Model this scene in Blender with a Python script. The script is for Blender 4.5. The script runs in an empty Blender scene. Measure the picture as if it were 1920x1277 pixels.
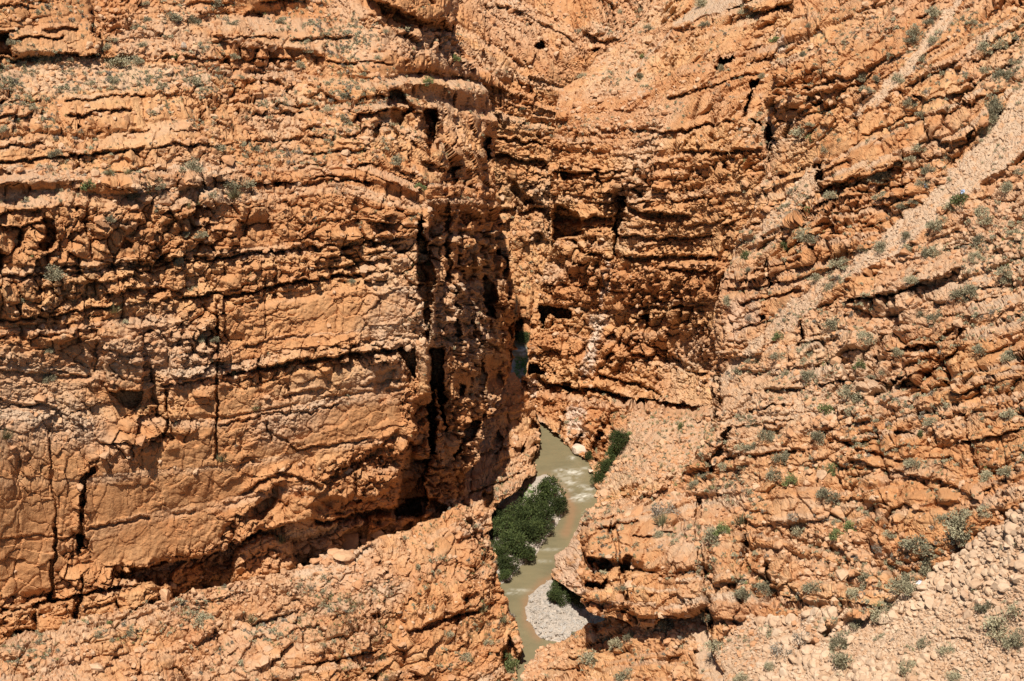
import bpy, math, random
import numpy as np
import mathutils

# ------------------------------------------------------------------ camera, sky, sun, exposure
sc = bpy.context.scene
PITCH = 22.0
FPX = 3583.0                      # focal length in photo pixels (1920 wide)
CAMZ = 150.0
cam_d = bpy.data.cameras.new('camera')
cam = bpy.data.objects.new('camera', cam_d)
sc.collection.objects.link(cam)
cam.location = (0, 0, CAMZ)
cam.rotation_euler = (math.radians(90 - PITCH), 0, 0)
cam_d.sensor_width = 36.0
cam_d.lens = 36.0 * FPX / 1920.0
cam_d.clip_start = 1.0
cam_d.clip_end = 3000.0
sc.camera = cam

SUN_EL, SUN_AZ = 63.0, 12.5       # azimuth: degrees to the left of straight behind the camera
world = bpy.data.worlds.new('World')
sc.world = world
world.use_nodes = True
wn = world.node_tree
bg = wn.nodes['Background']
sky = wn.nodes.new('ShaderNodeTexSky')
sky.sky_type = 'NISHITA'
sky.sun_disc = False
sky.sun_elevation = math.radians(SUN_EL)
sky.sun_rotation = math.radians(180 + SUN_AZ)
sky.altitude = 1500
wn.links.new(sky.outputs[0], bg.inputs[0])
bg.inputs[1].default_value = 0.05
ce, se = math.cos(math.radians(SUN_EL)), math.sin(math.radians(SUN_EL))
LDIR = mathutils.Vector((ce * math.sin(math.radians(SUN_AZ)), ce * math.cos(math.radians(SUN_AZ)), -se))
sun_d = bpy.data.lights.new('sun', 'SUN')
sun_d.energy = 5.0
sun_d.angle = math.radians(0.53)
sun_d.color = (1.0, 0.955, 0.88)
sun = bpy.data.objects.new('sun', sun_d)
sc.collection.objects.link(sun)
sun.rotation_euler = LDIR.to_track_quat('-Z', 'Y').to_euler()
sun.location = (-60, 60, 260)
sc.view_settings.view_transform = 'Standard'
sc.view_settings.look = 'None'
sc.view_settings.exposure = 0.33
sc.view_settings.gamma = 1
sc.view_settings.use_curve_mapping = False

sc.cycles.diffuse_bounces = 2

# ------------------------------------------------------------------ maths helpers
TP = math.radians(PITCH)
def rays(px, py):
    """direction with y = 1 through a photo pixel"""
    u = (px - 960.0) / FPX
    v = (638.5 - py) / FPX
    y = math.cos(TP) + v * math.sin(TP)
    z = -math.sin(TP) + v * math.cos(TP)
    return u / y, z / y
def at(px, py, Y):
    rx, rz = rays(px, py)
    return np.stack([rx * Y, Y * np.ones_like(rx), CAMZ + rz * Y], -1)
def on_water(px, py, z=0.0):
    rx, rz = rays(px, py)
    Y = (z - CAMZ) / rz
    return (rx * Y, Y, z)
def project(P):
    x, y, z = P[:, 0], P[:, 1], P[:, 2] - CAMZ
    d = y * math.cos(TP) - z * math.sin(TP)
    v = y * math.sin(TP) + z * math.cos(TP)
    return 960 + FPX * x / d, 638.5 - FPX * v / d, d

RNG = np.random.default_rng(7)
TAB = RNG.random((512, 512)).astype(np.float32)
TAB2 = RNG.random((512, 512)).astype(np.float32)
def rnd(i, j, s=0):
    return TAB[(i * 7 + s * 131 + (j >> 3)) & 511, (j * 13 + s * 57 + i * 3) & 511]
def vn(x, y, seed=0):
    """smooth 2-D value noise, -1..1"""
    x = x + seed * 17.31; y = y + seed * 9.77
    ix = np.floor(x).astype(np.int32); iy = np.floor(y).astype(np.int32)
    fx = (x - ix).astype(np.float32); fy = (y - iy).astype(np.float32)
    fx = fx * fx * (3 - 2 * fx); fy = fy * fy * (3 - 2 * fy)
    a = TAB[iy & 511, ix & 511]; b = TAB[iy & 511, (ix + 1) & 511]
    c = TAB[(iy + 1) & 511, ix & 511]; d = TAB[(iy + 1) & 511, (ix + 1) & 511]
    return ((a + (b - a) * fx) * (1 - fy) + (c + (d - c) * fx) * fy) * 2 - 1
def fbm(x, y, o=4, seed=0, g=0.5):
    r = 0; a = 1.0
    for k in range(o):
        c, s = math.cos(.7 * k), math.sin(.7 * k)
        r = r + a * vn((x * c - y * s) * 2 ** k, (x * s + y * c) * 2 ** k, seed + k * 3)
        a *= g
    return r
def voro(x, y, seed=0):
    """returns f1, f2-f1, cell random, second cell random, tilt (a plane through each cell, tipped at random)"""
    x = x + seed * 5.3; y = y + seed * 3.1
    ix = np.floor(x).astype(np.int32); iy = np.floor(y).astype(np.int32)
    f1 = np.full(x.shape, 9., np.float32); f2 = f1.copy(); rr = np.zeros(x.shape, np.float32); r2 = rr.copy(); tx = rr.copy(); ty = rr.copy()
    for dy in (-1, 0, 1):
        for dx in (-1, 0, 1):
            jx = ix + dx; jy = iy + dy
            cx = TAB[jy & 511, jx & 511]; cy = TAB2[jy & 511, jx & 511]
            d = np.hypot(jx + cx - x, jy + cy - y).astype(np.float32)
            n = d < f1
            f2 = np.where(n, f1, np.minimum(f2, d))
            rr = np.where(n, TAB2[(jy + 77) & 511, (jx + 31) & 511], rr)
            r2 = np.where(n, TAB[(jy + 211) & 511, (jx + 97) & 511], r2)
            tx = np.where(n, x - jx - cx, tx); ty = np.where(n, y - jy - cy, ty)
            f1 = np.where(n, d, f1)
    a = (rr * 37.7) % 6.283
    return f1, f2 - f1, rr, r2, (tx * np.cos(a) + ty * np.sin(a)) * (.3 + 1.4 * r2)
def sstep(a, b, x):
    t = np.clip((x - a) / (b - a), 0, 1)
    return t * t * (3 - 2 * t)
class TPS:
    def __init__(s, pts, vals, smooth=0.0):
        p = np.array(pts, float) / 500.0; n = len(p)
        d = np.hypot(p[:, None, 0] - p[None, :, 0], p[:, None, 1] - p[None, :, 1])
        K = np.where(d > 0, d * d * np.log(d + 1e-12), 0) + smooth * np.eye(n)
        P = np.hstack([np.ones((n, 1)), p])
        A = np.vstack([np.hstack([K, P]), np.hstack([P.T, np.zeros((3, 3))])])
        s.w = np.linalg.solve(A, np.concatenate([vals, np.zeros(3)])); s.p = p
    def __call__(s, x, y):
        x = x / 500.; y = y / 500.
        r = s.w[-3] + s.w[-2] * x + s.w[-1] * y
        for k in range(len(s.p)):
            d2 = (x - s.p[k, 0]) ** 2 + (y - s.p[k, 1]) ** 2
            r = r + s.w[k] * 0.5 * d2 * np.log(d2 + 1e-12)
        return r
def grid_eval(f, x0, y0, x1, y1, X, Y, st=10.0):
    """evaluate f on a coarse grid and interpolate bilinearly"""
    nx = int((x1 - x0) / st) + 3; ny = int((y1 - y0) / st) + 3
    gx, gy = np.meshgrid(x0 + np.arange(nx) * st, y0 + np.arange(ny) * st)
    G = f(gx, gy)
    fx = (X - x0) / st; fy = (Y - y0) / st
    ix = np.clip(fx.astype(int), 0, nx - 2); iy = np.clip(fy.astype(int), 0, ny - 2)
    fx = np.clip(fx - ix, 0, 1); fy = np.clip(fy - iy, 0, 1)
    return (G[iy, ix] * (1 - fx) + G[iy, ix + 1] * fx) * (1 - fy) + (G[iy + 1, ix] * (1 - fx) + G[iy + 1, ix + 1] * fx) * fy
def poly_sd(poly, X, Y, full=False):
    """signed distance to a closed polygon (inside negative); with full also the outward direction"""
    P = np.array(poly, float); n = len(P)
    best = np.full(X.shape, 1e9); inside = np.zeros(X.shape, bool)
    nx = np.zeros(X.shape); ny = np.zeros(X.shape)
    for k in range(n):
        ax, ay = P[k]; bx, by = P[(k + 1) % n]
        ex, ey = bx - ax, by - ay
        t = np.clip(((X - ax) * ex + (Y - ay) * ey) / (ex * ex + ey * ey + 1e-9), 0, 1)
        dx = X - (ax + t * ex); dy = Y - (ay + t * ey)
        d = dx * dx + dy * dy
        m = d < best
        best = np.where(m, d, best)
        if full:
            nx = np.where(m, dx, nx); ny = np.where(m, dy, ny)
        c = ((ay > Y) != (by > Y)) & (X < ex * (Y - ay) / (ey if abs(ey) > 1e-9 else 1e-9) + ax)
        inside ^= c
    d = np.sqrt(best)
    sd = np.where(inside, -d, d)
    if full:
        l = np.maximum(d, 1e-6)
        return sd, nx / l, ny / l
    return sd
def line_d(pl, X, Y):
    """distance to an open polyline and signed side (positive = right of travel on screen)"""
    best = np.full(X.shape, 1e9); side = np.zeros(X.shape); tt = np.zeros(X.shape)
    n = len(pl) - 1
    for k in range(n):
        ax, ay = pl[k]; bx, by = pl[k + 1]
        ex, ey = bx - ax, by - ay
        t = np.clip(((X - ax) * ex + (Y - ay) * ey) / (ex * ex + ey * ey + 1e-9), 0, 1)
        dx = X - (ax + t * ex); dy = Y - (ay + t * ey)
        d = dx * dx + dy * dy
        m = d < best
        best = np.where(m, d, best)
        side = np.where(m, np.sign(ex * dy - ey * dx), side)
        tt = np.where(m, (k + t) / n, tt)
    return np.sqrt(best), side, tt
# ------------------------------------------------------------------ rock relief
def strata(a, w, T, ratio, seed, skip=0.2, var=0.75):
    """split the (along, up) plane into beds and blocks; distances come back in metres"""
    r = np.random.default_rng(seed)
    lo, hi = float(w.min()) - T * 2, float(w.max()) + T * 2
    th = T * (1 + var * (r.random(int((hi - lo) / (T * (1 - var * .5))) + 8) * 2 - 1))
    b = lo + np.concatenate([[0], np.cumsum(th)])
    k = np.clip(np.searchsorted(b, w) - 1, 0, len(th) - 1)
    lowd = w - b[k]; topd = b[k + 1] - w
    v = lowd / th[k]
    rk = r.random(len(th) + 2)
    Wk = T * ratio * (0.55 + 1.0 * r.random(len(th)))[k]
    q = a / Wk + (r.random(len(th)) * 50)[k]
    i = np.floor(q).astype(np.int32)
    cut = lambda j: j + 0.75 * (rnd(j, k, seed) - 0.5)
    c0 = cut(i); c1 = cut(i + 1)
    idx = np.where(q < c0, i - 1, np.where(q > c1, i + 1, i))
    cl = np.where(q < c0, cut(i - 1), np.where(q > c1, c1, c0))
    cr = np.where(q < c0, c0, np.where(q > c1, cut(i + 2), c1))
    sl = rnd(idx, k, seed + 5); sr = rnd(idx + 1, k, seed + 5)
    dl = (q - cl) * Wk; dr = (cr - q) * Wk
    dl2 = np.where(sl < skip, 9., dl); dr2 = np.where(sr < skip, 9., dr)
    return dict(k=k, i=idx, v=v, low=lowd, top=topd, da=np.minimum(dl2, dr2), rk=rk[k], rlow=rk[k + 1],
                rb=rnd(idx, k, seed + 9), rc=rnd(idx, k, seed + 21), u=(q - cl) / np.maximum(cr - cl, .05))

def g2(x, w): return np.exp(-(x / w) ** 2)

SHEETS = []
STEP = 2.0
def sheet(name, poly, ctrl, guides, P, feats=(), masks=None, jag=5.0, roll=0.9, step=None):
    st = step or STEP
    pl = np.array(poly, float)
    x0, y0 = pl.min(0) - 30; x1, y1 = pl.max(0) + 30
    x0 = max(x0, -190); y0 = max(y0, -70); x1 = min(x1, 2110); y1 = min(y1, 1385)
    nx = int((x1 - x0) / st) + 1; ny = int((y1 - y0) / st) + 1
    X, Y = np.meshgrid(x0 + np.arange(nx) * st, y0 + np.arange(ny) * st)
    jx = jag * fbm(X / 40, Y / 40, 4, 3, .6); jy = jag * fbm(X / 40, Y / 40, 4, 9, .6)
    sd, ox, oy = poly_sd(poly, X + jx, Y + jy, True)
    keep = sd < 22
    c = np.array(ctrl, float)
    base = TPS(c[:, :2], c[:, 2], P.get('smooth', 0.0))
    D = grid_eval(base, x0, y0, x1, y1, X, Y)
    gp, gv = [], []
    for lev, line in guides:
        for k in range(len(line) - 1):
            (ax, ay), (bx, by) = line[k], line[k + 1]
            n = max(1, int(math.hypot(bx - ax, by - ay) / 140))
            for q in range(n):
                gp.append((ax + (bx - ax) * q / n, ay + (by - ay) * q / n)); gv.append(lev)
        gp.append(line[-1]); gv.append(lev)
    W = grid_eval(TPS(gp, np.array(gv, float), 0.004), x0, y0, x1, y1, X, Y)
    B0 = at(X, Y, D)
    # outward normal of the smooth base
    sm = 3
    du = np.gradient(B0, axis=1); dv = np.gradient(B0, axis=0)
    N = np.cross(dv, du)
    N /= np.linalg.norm(N, axis=-1, keepdims=True) + 1e-9
    N[(N[..., 1] > 0)] *= -1
    H = N * P.get('lat', .35); H[..., 2] = .12
    H[..., 1] -= 1.0
    H /= np.linalg.norm(H, axis=-1, keepdims=True) + 1e-9
    # fine relief pushes out mostly towards the open side
    V = -B0 + np.array([0, 0, CAMZ]); V /= np.linalg.norm(V, axis=-1, keepdims=True)
    N = N * .45 + V * .75; N /= np.linalg.norm(N, axis=-1, keepdims=True)
    SF = np.clip(-np.gradient(D, axis=0) / st / (D / FPX), .12, 2.2) # how far the ground falls back per metre of height in view
    # effective pixel: past the silhouette the surface turns back behind itself
    over = np.maximum(sd, 0)
    Xe = X - ox * over * 1.35; Ye = Y - oy * over * 1.35
    A = B0[..., 0] * P.get('ax', 1.0) + B0[..., 1] * P.get('ay', 0.0)
    m = keep
    X, Y, D, W, A, N, H, Xe, Ye, sd, over, SF = (v[m] for v in (X, Y, D, W, A, N, H, Xe, Ye, sd, over, SF))
    mpp = D / FPX
    if P.get('auto'):
        # undercut bedding lines, broken into runs, follow the digitised strata
        ra = random.Random(P['seed']); feats = list(feats)
        gl = sorted(guides, key=lambda g: -g[0])
        for (l0, a0), (l1, a1) in zip(gl[:-1], gl[1:]):
            a0 = sorted(a0); a1 = sorted(a1)
            xa = max(a0[0][0], a1[0][0]); xb = min(a0[-1][0], a1[-1][0])
            for f_ in (0.0, .33, .66):
                f_ += ra.uniform(-.08, .08); x = xa + ra.uniform(0, 60)
                while x < xb - 40:
                    L = ra.uniform(50, 190) * (1 if f_ < .1 else .7); xe = min(x + L, xb)
                    if xe - x > 35 and ra.random() < (.75 if f_ < .1 else .42):
                        xs = np.linspace(x, xe, max(3, int((xe - x) / 25)))
                        ys = np.interp(xs, [p[0] for p in a0], [p[1] for p in a0]) * (1 - f_) + np.interp(xs, [p[0] for p in a1], [p[1] for p in a1]) * f_
                        st_a = P['auto'](xs.mean(), ys.mean())
                        if st_a: feats.append(('aledge', [(float(u_), float(v_) + ra.uniform(-2.5, 2.5)) for u_, v_ in zip(xs, ys)], float(st_a) * ra.uniform(.7, 1.9), 1.5, ra.uniform(6, 13)))
                    x = xe + ra.uniform(8, 70)
    feats = [f for f in feats if f[0] != 'aledge'] + [f for f in feats if f[0] == 'aledge']
    # features drawn along the sight line: [kind, points, depth, soft]
    dD = np.zeros(X.shape); calm = np.zeros(X.shape); rough = np.ones(X.shape)
    pale = np.zeros(X.shape); rub = np.zeros(X.shape); solid = np.zeros(X.shape)
    wx = X + 3.6 * fbm(X / 16, Y / 16, 4, 31, .6); wy = Y + 3.6 * fbm(X / 16, Y / 16, 4, 37, .6)
    for f in feats:
        kind, pts = f[0], f[1]
        q = np.array(pts, float); pad = f[3] + 12
        if kind in ('calm', 'pale', 'rubble', 'rough', 'solid'): pad = f[3] + 4
        if kind in ('ledge', 'aledge'): pad = f[4] + 12
        if kind == 'step': s_ = np.ones(X.shape, bool)
        else: s_ = (X > q[:, 0].min() - pad) & (X < q[:, 0].max() + pad) & (Y > q[:, 1].min() - pad) & (Y < q[:, 1].max() + pad)
        if not s_.any(): continue
        x_, y_ = wx[s_], wy[s_]
        if kind == 'hole':                              # recess inside polygon
            dD[s_] += 1.35 * f[2] * sstep(0, f[3], -poly_sd(pts, x_, y_))
        elif kind == 'step':                            # everything right of the line lies further back
            xl = np.interp(y_, q[:, 1], q[:, 0])
            ta = sstep(q[0, 1] - f[4], q[0, 1], y_) * (1 - sstep(q[-1, 1], q[-1, 1] + f[4], y_))
            dD[s_] += f[2] * sstep(0, f[3], x_ - xl) * ta
        elif kind == 'bulge':                           # rounded block inside polygon
            t = np.clip(-poly_sd(pts, x_, y_) / f[3], 0, 1)
            dD[s_] -= f[2] * np.sqrt(1 - (1 - t) ** 2)
            calm[s_] = np.maximum(calm[s_], .55 * np.clip(t * 1.5, 0, 1)); solid[s_] = np.maximum(solid[s_], .8 * t)
        elif kind == 'crack':
            d, sdn, t = line_d(pts, x_, y_)
            w_ = f[3] * (0.6 + 0.6 * (1 + vn(x_ / 18, y_ / 18, 5)) / 1.0)
            dD[s_] += f[2] * (1 - sstep(w_ * .5, w_ * .5 + 2.0, d)) * sstep(0, .03, np.minimum(t, 1 - t) + .01)
        elif kind in ('ledge', 'aledge'):                           # lip above the line, undercut below that fades over f[4] px
            d, sdn, t = line_d(pts, x_, y_)
            e = sstep(0, .06, np.minimum(t, 1 - t))
            below = sdn > 0
            if kind == 'aledge': e = e * (1 - sstep(.2, .6, rub[s_]))
            dD[s_] += np.where(below, f[2] * (1 - sstep(f[3], f[4], d)) * sstep(0, 2.5, d), -f[2] * .35 * (1 - sstep(0, f[4], d)) * sstep(0, 1.5, d)) * e
        elif kind == 'solid': solid[s_] = np.maximum(solid[s_], f[2] * sstep(0, f[3], -poly_sd(pts, x_, y_)))
        elif kind == 'calm': calm[s_] = np.maximum(calm[s_], f[2] * sstep(0, f[3], -poly_sd(pts, x_, y_)))
        elif kind == 'rough': rough[s_] *= 1 + (f[2] - 1) * sstep(0, f[3], -poly_sd(pts, x_, y_))
        elif kind == 'pale':
            n_ = .5 + fbm(x_ / 9, y_ / 9, 3, 41)
            pale[s_] = np.maximum(pale[s_], f[2] * sstep(0, f[3], -poly_sd(pts, x_ + 8 * fbm(x_ / 20, y_ / 20, 3, 8), y_)) * np.clip(n_ + .6, 0, 1))
        elif kind == 'rubble':
            rub[s_] = np.maximum(rub[s_], f[2] * sstep(0, f[3], -poly_sd(pts, x_ + 7 * fbm(x_ / 25, y_ / 25, 3, 18), y_ + 5 * fbm(x_ / 25, y_ / 25, 3, 28))))
    # relief: some panels are solid, without stepped beds
    solid = np.maximum(solid, P.get('solid', .8) * sstep(P.get('sol0', -.05), P.get('sol0', -.05) + .4, fbm(A * .035 + 7, W * .06 + 3, 3, 120)))
    Ww = W + P.get('warp', .45) * fbm(A * .11, W * .16, 3, 11) + .14 * fbm(A * .9, W * .9, 3, 15)
    # small faults: neighbouring panels of rock are shifted up or down a little
    fq = A / 14 + .35 * fbm(A * .05, W * .12, 2, 33); fi = np.floor(fq).astype(np.int32)
    Ww = Ww + P.get('fault', .9) * (rnd(fi, fi * 0 + P['seed'], 3) - .5) * 2
    Ww = Ww + P.get('fault', .9) * .6 * (rnd(np.floor(A / 5.3 + .5 * fbm(A * .1, W * .2, 2, 34)).astype(np.int32), fi * 0 + 9, 4) - .5)
    Aw = A + .5 * fbm(A * .15, W * .3, 3, 12) + .18 * fbm(A * 1.0, W * 1.1, 3, 16) + P.get('shear', 0.0) * W
    act = np.clip(.85 + 1.0 * fbm(A * .045, W * .07, 3, 51), .25, 1.6) * (1 - .85 * calm) * rough
    act2 = np.clip(.9 + 1.1 * fbm(A * .09 + 9, W * .13, 3, 61), .2, 1.8) * (1 - .92 * calm) * rough
    T1, T2, T3 = P['T']
    s1 = strata(Aw, Ww, T1, P['R'][0], 101 + P['seed'], .25)
    s2 = strata(Aw + .25 * fbm(A * .8, W * .5, 2, 5), Ww, T2, P['R'][1], 202 + P['seed'], .2)
    s3 = strata(Aw + .2 * fbm(A * 1.7, W * 1.3, 2, 6), Ww + .15 * fbm(A * .7, W * .5, 2, 7), T3, P['R'][2], 303 + P['seed'], .15)
    k1, k2, k3 = P['amp']
    h = np.zeros(X.shape)                               # horizontal outset
    n = np.zeros(X.shape)                               # along the normal
    saw = P['saw'] * SF * T1 * .5 * np.clip(.65 + 1.1 * fbm(A * .05, W * .13, 3, 44), .05, 1.35) * (1 - .85 * solid)
    sv2 = np.clip(.45 + 1.2 * fbm(A * .09, W * .2, 3, 45), 0, 1.2)
    def sawf(v, f): return np.minimum(v / f, 1) - .5 - np.clip((v - f) / (1 - f), 0, 1)
    hs = saw * sawf(s1['v'], .80) * (.5 + s1['rk'])
    sw2 = P.get('saw2', .35)
    mb = sstep(-.15, .3, fbm(A * .06 + 5, W * .12, 3, 66) + P.get('bedded', 0.0)) * (1 - .8 * solid)
    hs += sw2 * SF * T2 * .8 * sv2 * sawf(s2['v'], .78) * (.4 + s2['rb']) * act2 * mb
    h += hs
    h += k1 * (s1['rk'] - .5) * (1 - .6 * calm) + k1 * 1.1 * (s1['rb'] - .5) * act
    irr = np.clip(.35 + 1.3 * (s2['rb'] - .3), 0, 1.3)
    h -= (.2 + 1.9 * s1['rlow'] ** 2) * P['notch'] * .8 * g2(s1['low'], .18 + .28 * s2['rb']) * act * sstep(-.25, .3, vn(A * .09, W * .3, 77)) * irr
    h -= P['joint'] * (.2 + 1.4 * s1['rc']) * g2(s1['da'], .14 + .24 * s1['rb']) * np.clip(act, 0, 1.3)
    h -= .45 * k1 * np.clip(1 - np.minimum(s1['da'], s1['top']) / 1.1, 0, 1) ** 2 * act
    # relief below is laid out in the height one sees, so that shelves are not stretched
    W2 = W - .42 * hs
    h2 = k2 * .7 * (s2['rk'] - .5) + k2 * 1.5 * (s2['rb'] - .5) + k2 * 1.6 * (s2['u'] - .5) * (s2['rc'] - .5)
    e2 = np.minimum(np.minimum(s2['low'], s2['top']), s2['da'])
    h2 -= .42 * k2 * np.clip(1 - e2 / .55, 0, 1) ** 2
    jn = sstep(-.3, .2, vn(A * .25, W * .35, 88))
    h2 -= .95 * P['joint'] * (.2 + s2['rc']) * g2(s2['da'], .12 + .1 * s2['rb']) * jn
    h2 -= .8 * P['notch'] * (.1 + .9 * s2['rlow']) * g2(s2['low'], .16) * sstep(0, .3, vn(A * .3, W * .5, 99))
    wa = A + .35 * fbm(A * .55, W2 * .6, 3, 4); ww = W2 + .35 * fbm(A * .55, W2 * .6, 3, 2)
    dx_ = P.get('diag', .25)
    f1, fe, rc, rd, tl = voro((wa + dx_ * ww) * .34, (ww - dx_ * .6 * wa) * .47, P['seed'] + 40)
    hb = 1.7 * k2 * (rc - .5) + 1.6 * k2 * tl + 1.0 * k2 * (.5 - f1) - 1.3 * P['joint'] * (.15 + rd) * g2(fe, .03 + .05 * rd)
    f1, fe, rc, rd2, tl = voro((wa - dx_ * ww) * .8, (ww + dx_ * .5 * wa) * 1.0, P['seed'] + 50)
    a3 = np.clip(.65 + 1.2 * fbm(A * .2, W * .25, 2, 71), .1, 1.5) * (1 - .8 * calm) * rough
    hc = 1.3 * k3 * (rc - .5) + 1.5 * k3 * tl + .8 * k3 * (.5 - f1) - .7 * P['joint'] * (.1 + rd2) * g2(fe, .06)
    h += act2 * (mb * h2 + (1 - .7 * mb) * hb)
    f1, fe, rc, rd, tl = voro((wa + .3 * ww) * .15, (ww - .2 * wa) * .23, P['seed'] + 70)
    h += solid * (1 - .9 * calm) * P.get('big', .7) * (1.5 * (rc - .5) + 2.0 * tl - 1.1 * (.3 + rd) * g2(fe, .025))
    h += np.clip(a3, .0, 1.4) * hc * (1 - .35 * mb)
    e3 = np.minimum(np.minimum(s3['low'], s3['top']), s3['da'])
    n += mb * a3 * (.6 * k3 * (s3['rb'] - .5) - .3 * k3 * np.clip(1 - e3 / .28, 0, 1) ** 2 - .2 * g2(s3['da'], .12) * (s3['rc'] > .5))
    f1b, feb, rcb, rdb, tl = voro(wa * 1.7 + .2 * vn(A * 3, W2 * 3, 1), ww * 2.0, P['seed'] + 3)
    n += (.24 * (rcb - .5) + .38 * tl + .1 * (.5 - f1b) - .16 * g2(feb, .10)) * np.clip(a3, .15, 1.2) * P.get('cell', 1.0)
    # large swells and fine pitting
    h += P['swell'] * fbm(A * .05, W * .07, 3, 21)
    n += .42 * fbm(A * .45, W2 * .5, 4, 22, .55) * (1 - .6 * calm)
    rg = 1 - np.abs(fbm(A * .8, W2 * .9, 4, 24, .6)); n -= .28 * np.clip(rg - .72, 0, 1) * 3 * (.35 + .65 * act2) * P.get('pit', 1.0) * (1 - .5 * calm)
    pits = np.clip(vn(A * 1.7, W2 * 2.0, 26) - .45, 0, 1) * np.clip(.5 + fbm(A * .1, W * .1, 2, 27), 0, 1) * P.get('pit', 1.0) * (1 - .4 * calm)
    n -= 1.2 * pits
    # loose stones lie on the treads and in the marked gullies
    tread = sstep(.76, .88, s1['v']) * P.get('tread', .6) * np.clip(.6 + fbm(A * .1, W * .2, 2, 91), 0, 1)
    loose = np.clip(np.maximum(rub, tread + np.clip(P.get('loose', 0) + .8 * fbm(A * .06, W * .1, 3, 95), 0, .8) * P.get('loosek', 1)), 0, 1)
    damp = 1 - .86 * sstep(.45, .9, rub)
    h *= damp; n *= damp
    v1, ve, vr, vr2, tl1 = voro(A * P.get('stone', 1.6), W2 * P.get('stone', 1.6) * 1.25, 77)
    v2, ve2, vrb, vrb2, tl2 = voro(A * P.get('stone', 1.6) * 2.1, W2 * P.get('stone', 1.6) * 2.6, 78)
    rs = P.get('stone_h', .42)
    n += loose * (rs * (np.clip(.62 - v1, -.2, 1) * (.3 + 1.2 * vr) + .5 * tl1) + rs * .5 * np.clip(.6 - v2, -.2, 1) * (.2 + vrb)) + .0 * v1
    fade = 1 - sstep(0, 12, over)
    hs = hs * damp
    hs_f = np.clip(hs, -12, 12) * (.35 + .65 * fade)
    h = np.clip(h, -12, 12) * (.35 + .65 * fade); n = n * fade
    # rolled-back rim
    De = D + dD
    Pn = at(Xe, Ye, De + over * roll)
    G = B0.copy(); G[m] = at(X, Y, D) + H * np.clip(hs, -12, 12)[:, None]
    gu = np.gradient(G, axis=1); gv = np.gradient(G, axis=0)
    for _ in range(2):
        for g_ in (gu, gv):
            g_[1:-1] = (g_[:-2] + 2 * g_[1:-1] + g_[2:]) * .25; g_[:, 1:-1] = (g_[:, :-2] + 2 * g_[:, 1:-1] + g_[:, 2:]) * .25
    N1 = np.cross(gv, gu)[m]; N1 /= np.linalg.norm(N1, axis=-1, keepdims=True) + 1e-9
    Vm = V[m]
    N1 *= np.where((N1 * Vm).sum(-1) < 0, -1, 1)[:, None]
    Dn = N1 * .9 + Vm * .3; Dn /= np.linalg.norm(Dn, axis=-1, keepdims=True) + 1e-9
    Db = N1 * .30 + Vm * .75; Db /= np.linalg.norm(Db, axis=-1, keepdims=True) + 1e-9
    up = np.clip(N1[:, 2], 0, 1)
    rest = h - hs_f
    Pn = Pn + H * hs_f[:, None] + Db * (rest * (1 - .45 * up))[:, None] + Dn * (n * (1 - .62 * up))[:, None]
    SH = dict(name=name, P=Pn.astype(np.float32), m=m, nx=nx, ny=ny, loose=np.clip(np.maximum(np.maximum(loose, rub), sstep(.6, .95, up) * (.12 + .5 * sstep(-.3, .3, fbm(A * .12, W * .2, 3, 130)))), 0, 1), pale=pale, over=over, calm=calm,
              k1=s1['k'], i1=s1['i'], k2=s2['k'], i2=s2['i'], tone=(.5 * s1['rk'] + .3 * s2['rb'] + .2 * s3['rb']),
              rub=rub, act=act, up=up, N1=N1)
    SHEETS.append(SH)
    return SH

# ------------------------------------------------------------------ materials
def newmat(name):
    m = bpy.data.materials.new(name); m.use_nodes = True
    nt = m.node_tree; b = nt.nodes['Principled BSDF']
    b.inputs['Specular IOR Level'].default_value = 0.15
    b.inputs['Roughness'].default_value = 0.9
    return m, nt, b
def N_(nt, t, **kw):
    n = nt.nodes.new(t)
    for k, v in kw.items(): setattr(n, k, v)
    return n
def mix(nt, fac, a, b, blend='MIX'):
    n = N_(nt, 'ShaderNodeMix', data_type='RGBA', blend_type=blend)
    for sock, v in ((n.inputs['Factor'], fac), (n.inputs['A'], a), (n.inputs['B'], b)):
        if isinstance(v, bpy.types.NodeSocket): nt.links.new(v, sock)
        elif isinstance(v, (int, float)): sock.default_value = v
        else: sock.default_value = (*v, 1)
    return n.outputs['Result']
def noise(nt, scale, detail=4, rough=.6, vec=None, dist=0.0):
    n = N_(nt, 'ShaderNodeTexNoise'); n.inputs['Scale'].default_value = scale
    n.inputs['Detail'].default_value = detail; n.inputs['Roughness'].default_value = rough
    n.inputs['Distortion'].default_value = dist
    if vec is not None: nt.links.new(vec, n.inputs['Vector'])
    return n.outputs['Fac']
def ramp(nt, v, lo, hi):
    n = N_(nt, 'ShaderNodeMapRange'); n.inputs['From Min'].default_value = lo; n.inputs['From Max'].default_value = hi
    nt.links.new(v, n.inputs['Value']); return n.outputs['Result']
def attr(nt, name):
    n = N_(nt, 'ShaderNodeAttribute', attribute_name=name); return n.outputs['Fac']
def mul(nt, a, b, op='MULTIPLY'):
    n = N_(nt, 'ShaderNodeMath', operation=op)
    for s, v in ((n.inputs[0], a), (n.inputs[1], b)):
        if isinstance(v, bpy.types.NodeSocket): nt.links.new(v, s)
        else: s.default_value = v
    return n.outputs[0]

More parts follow.
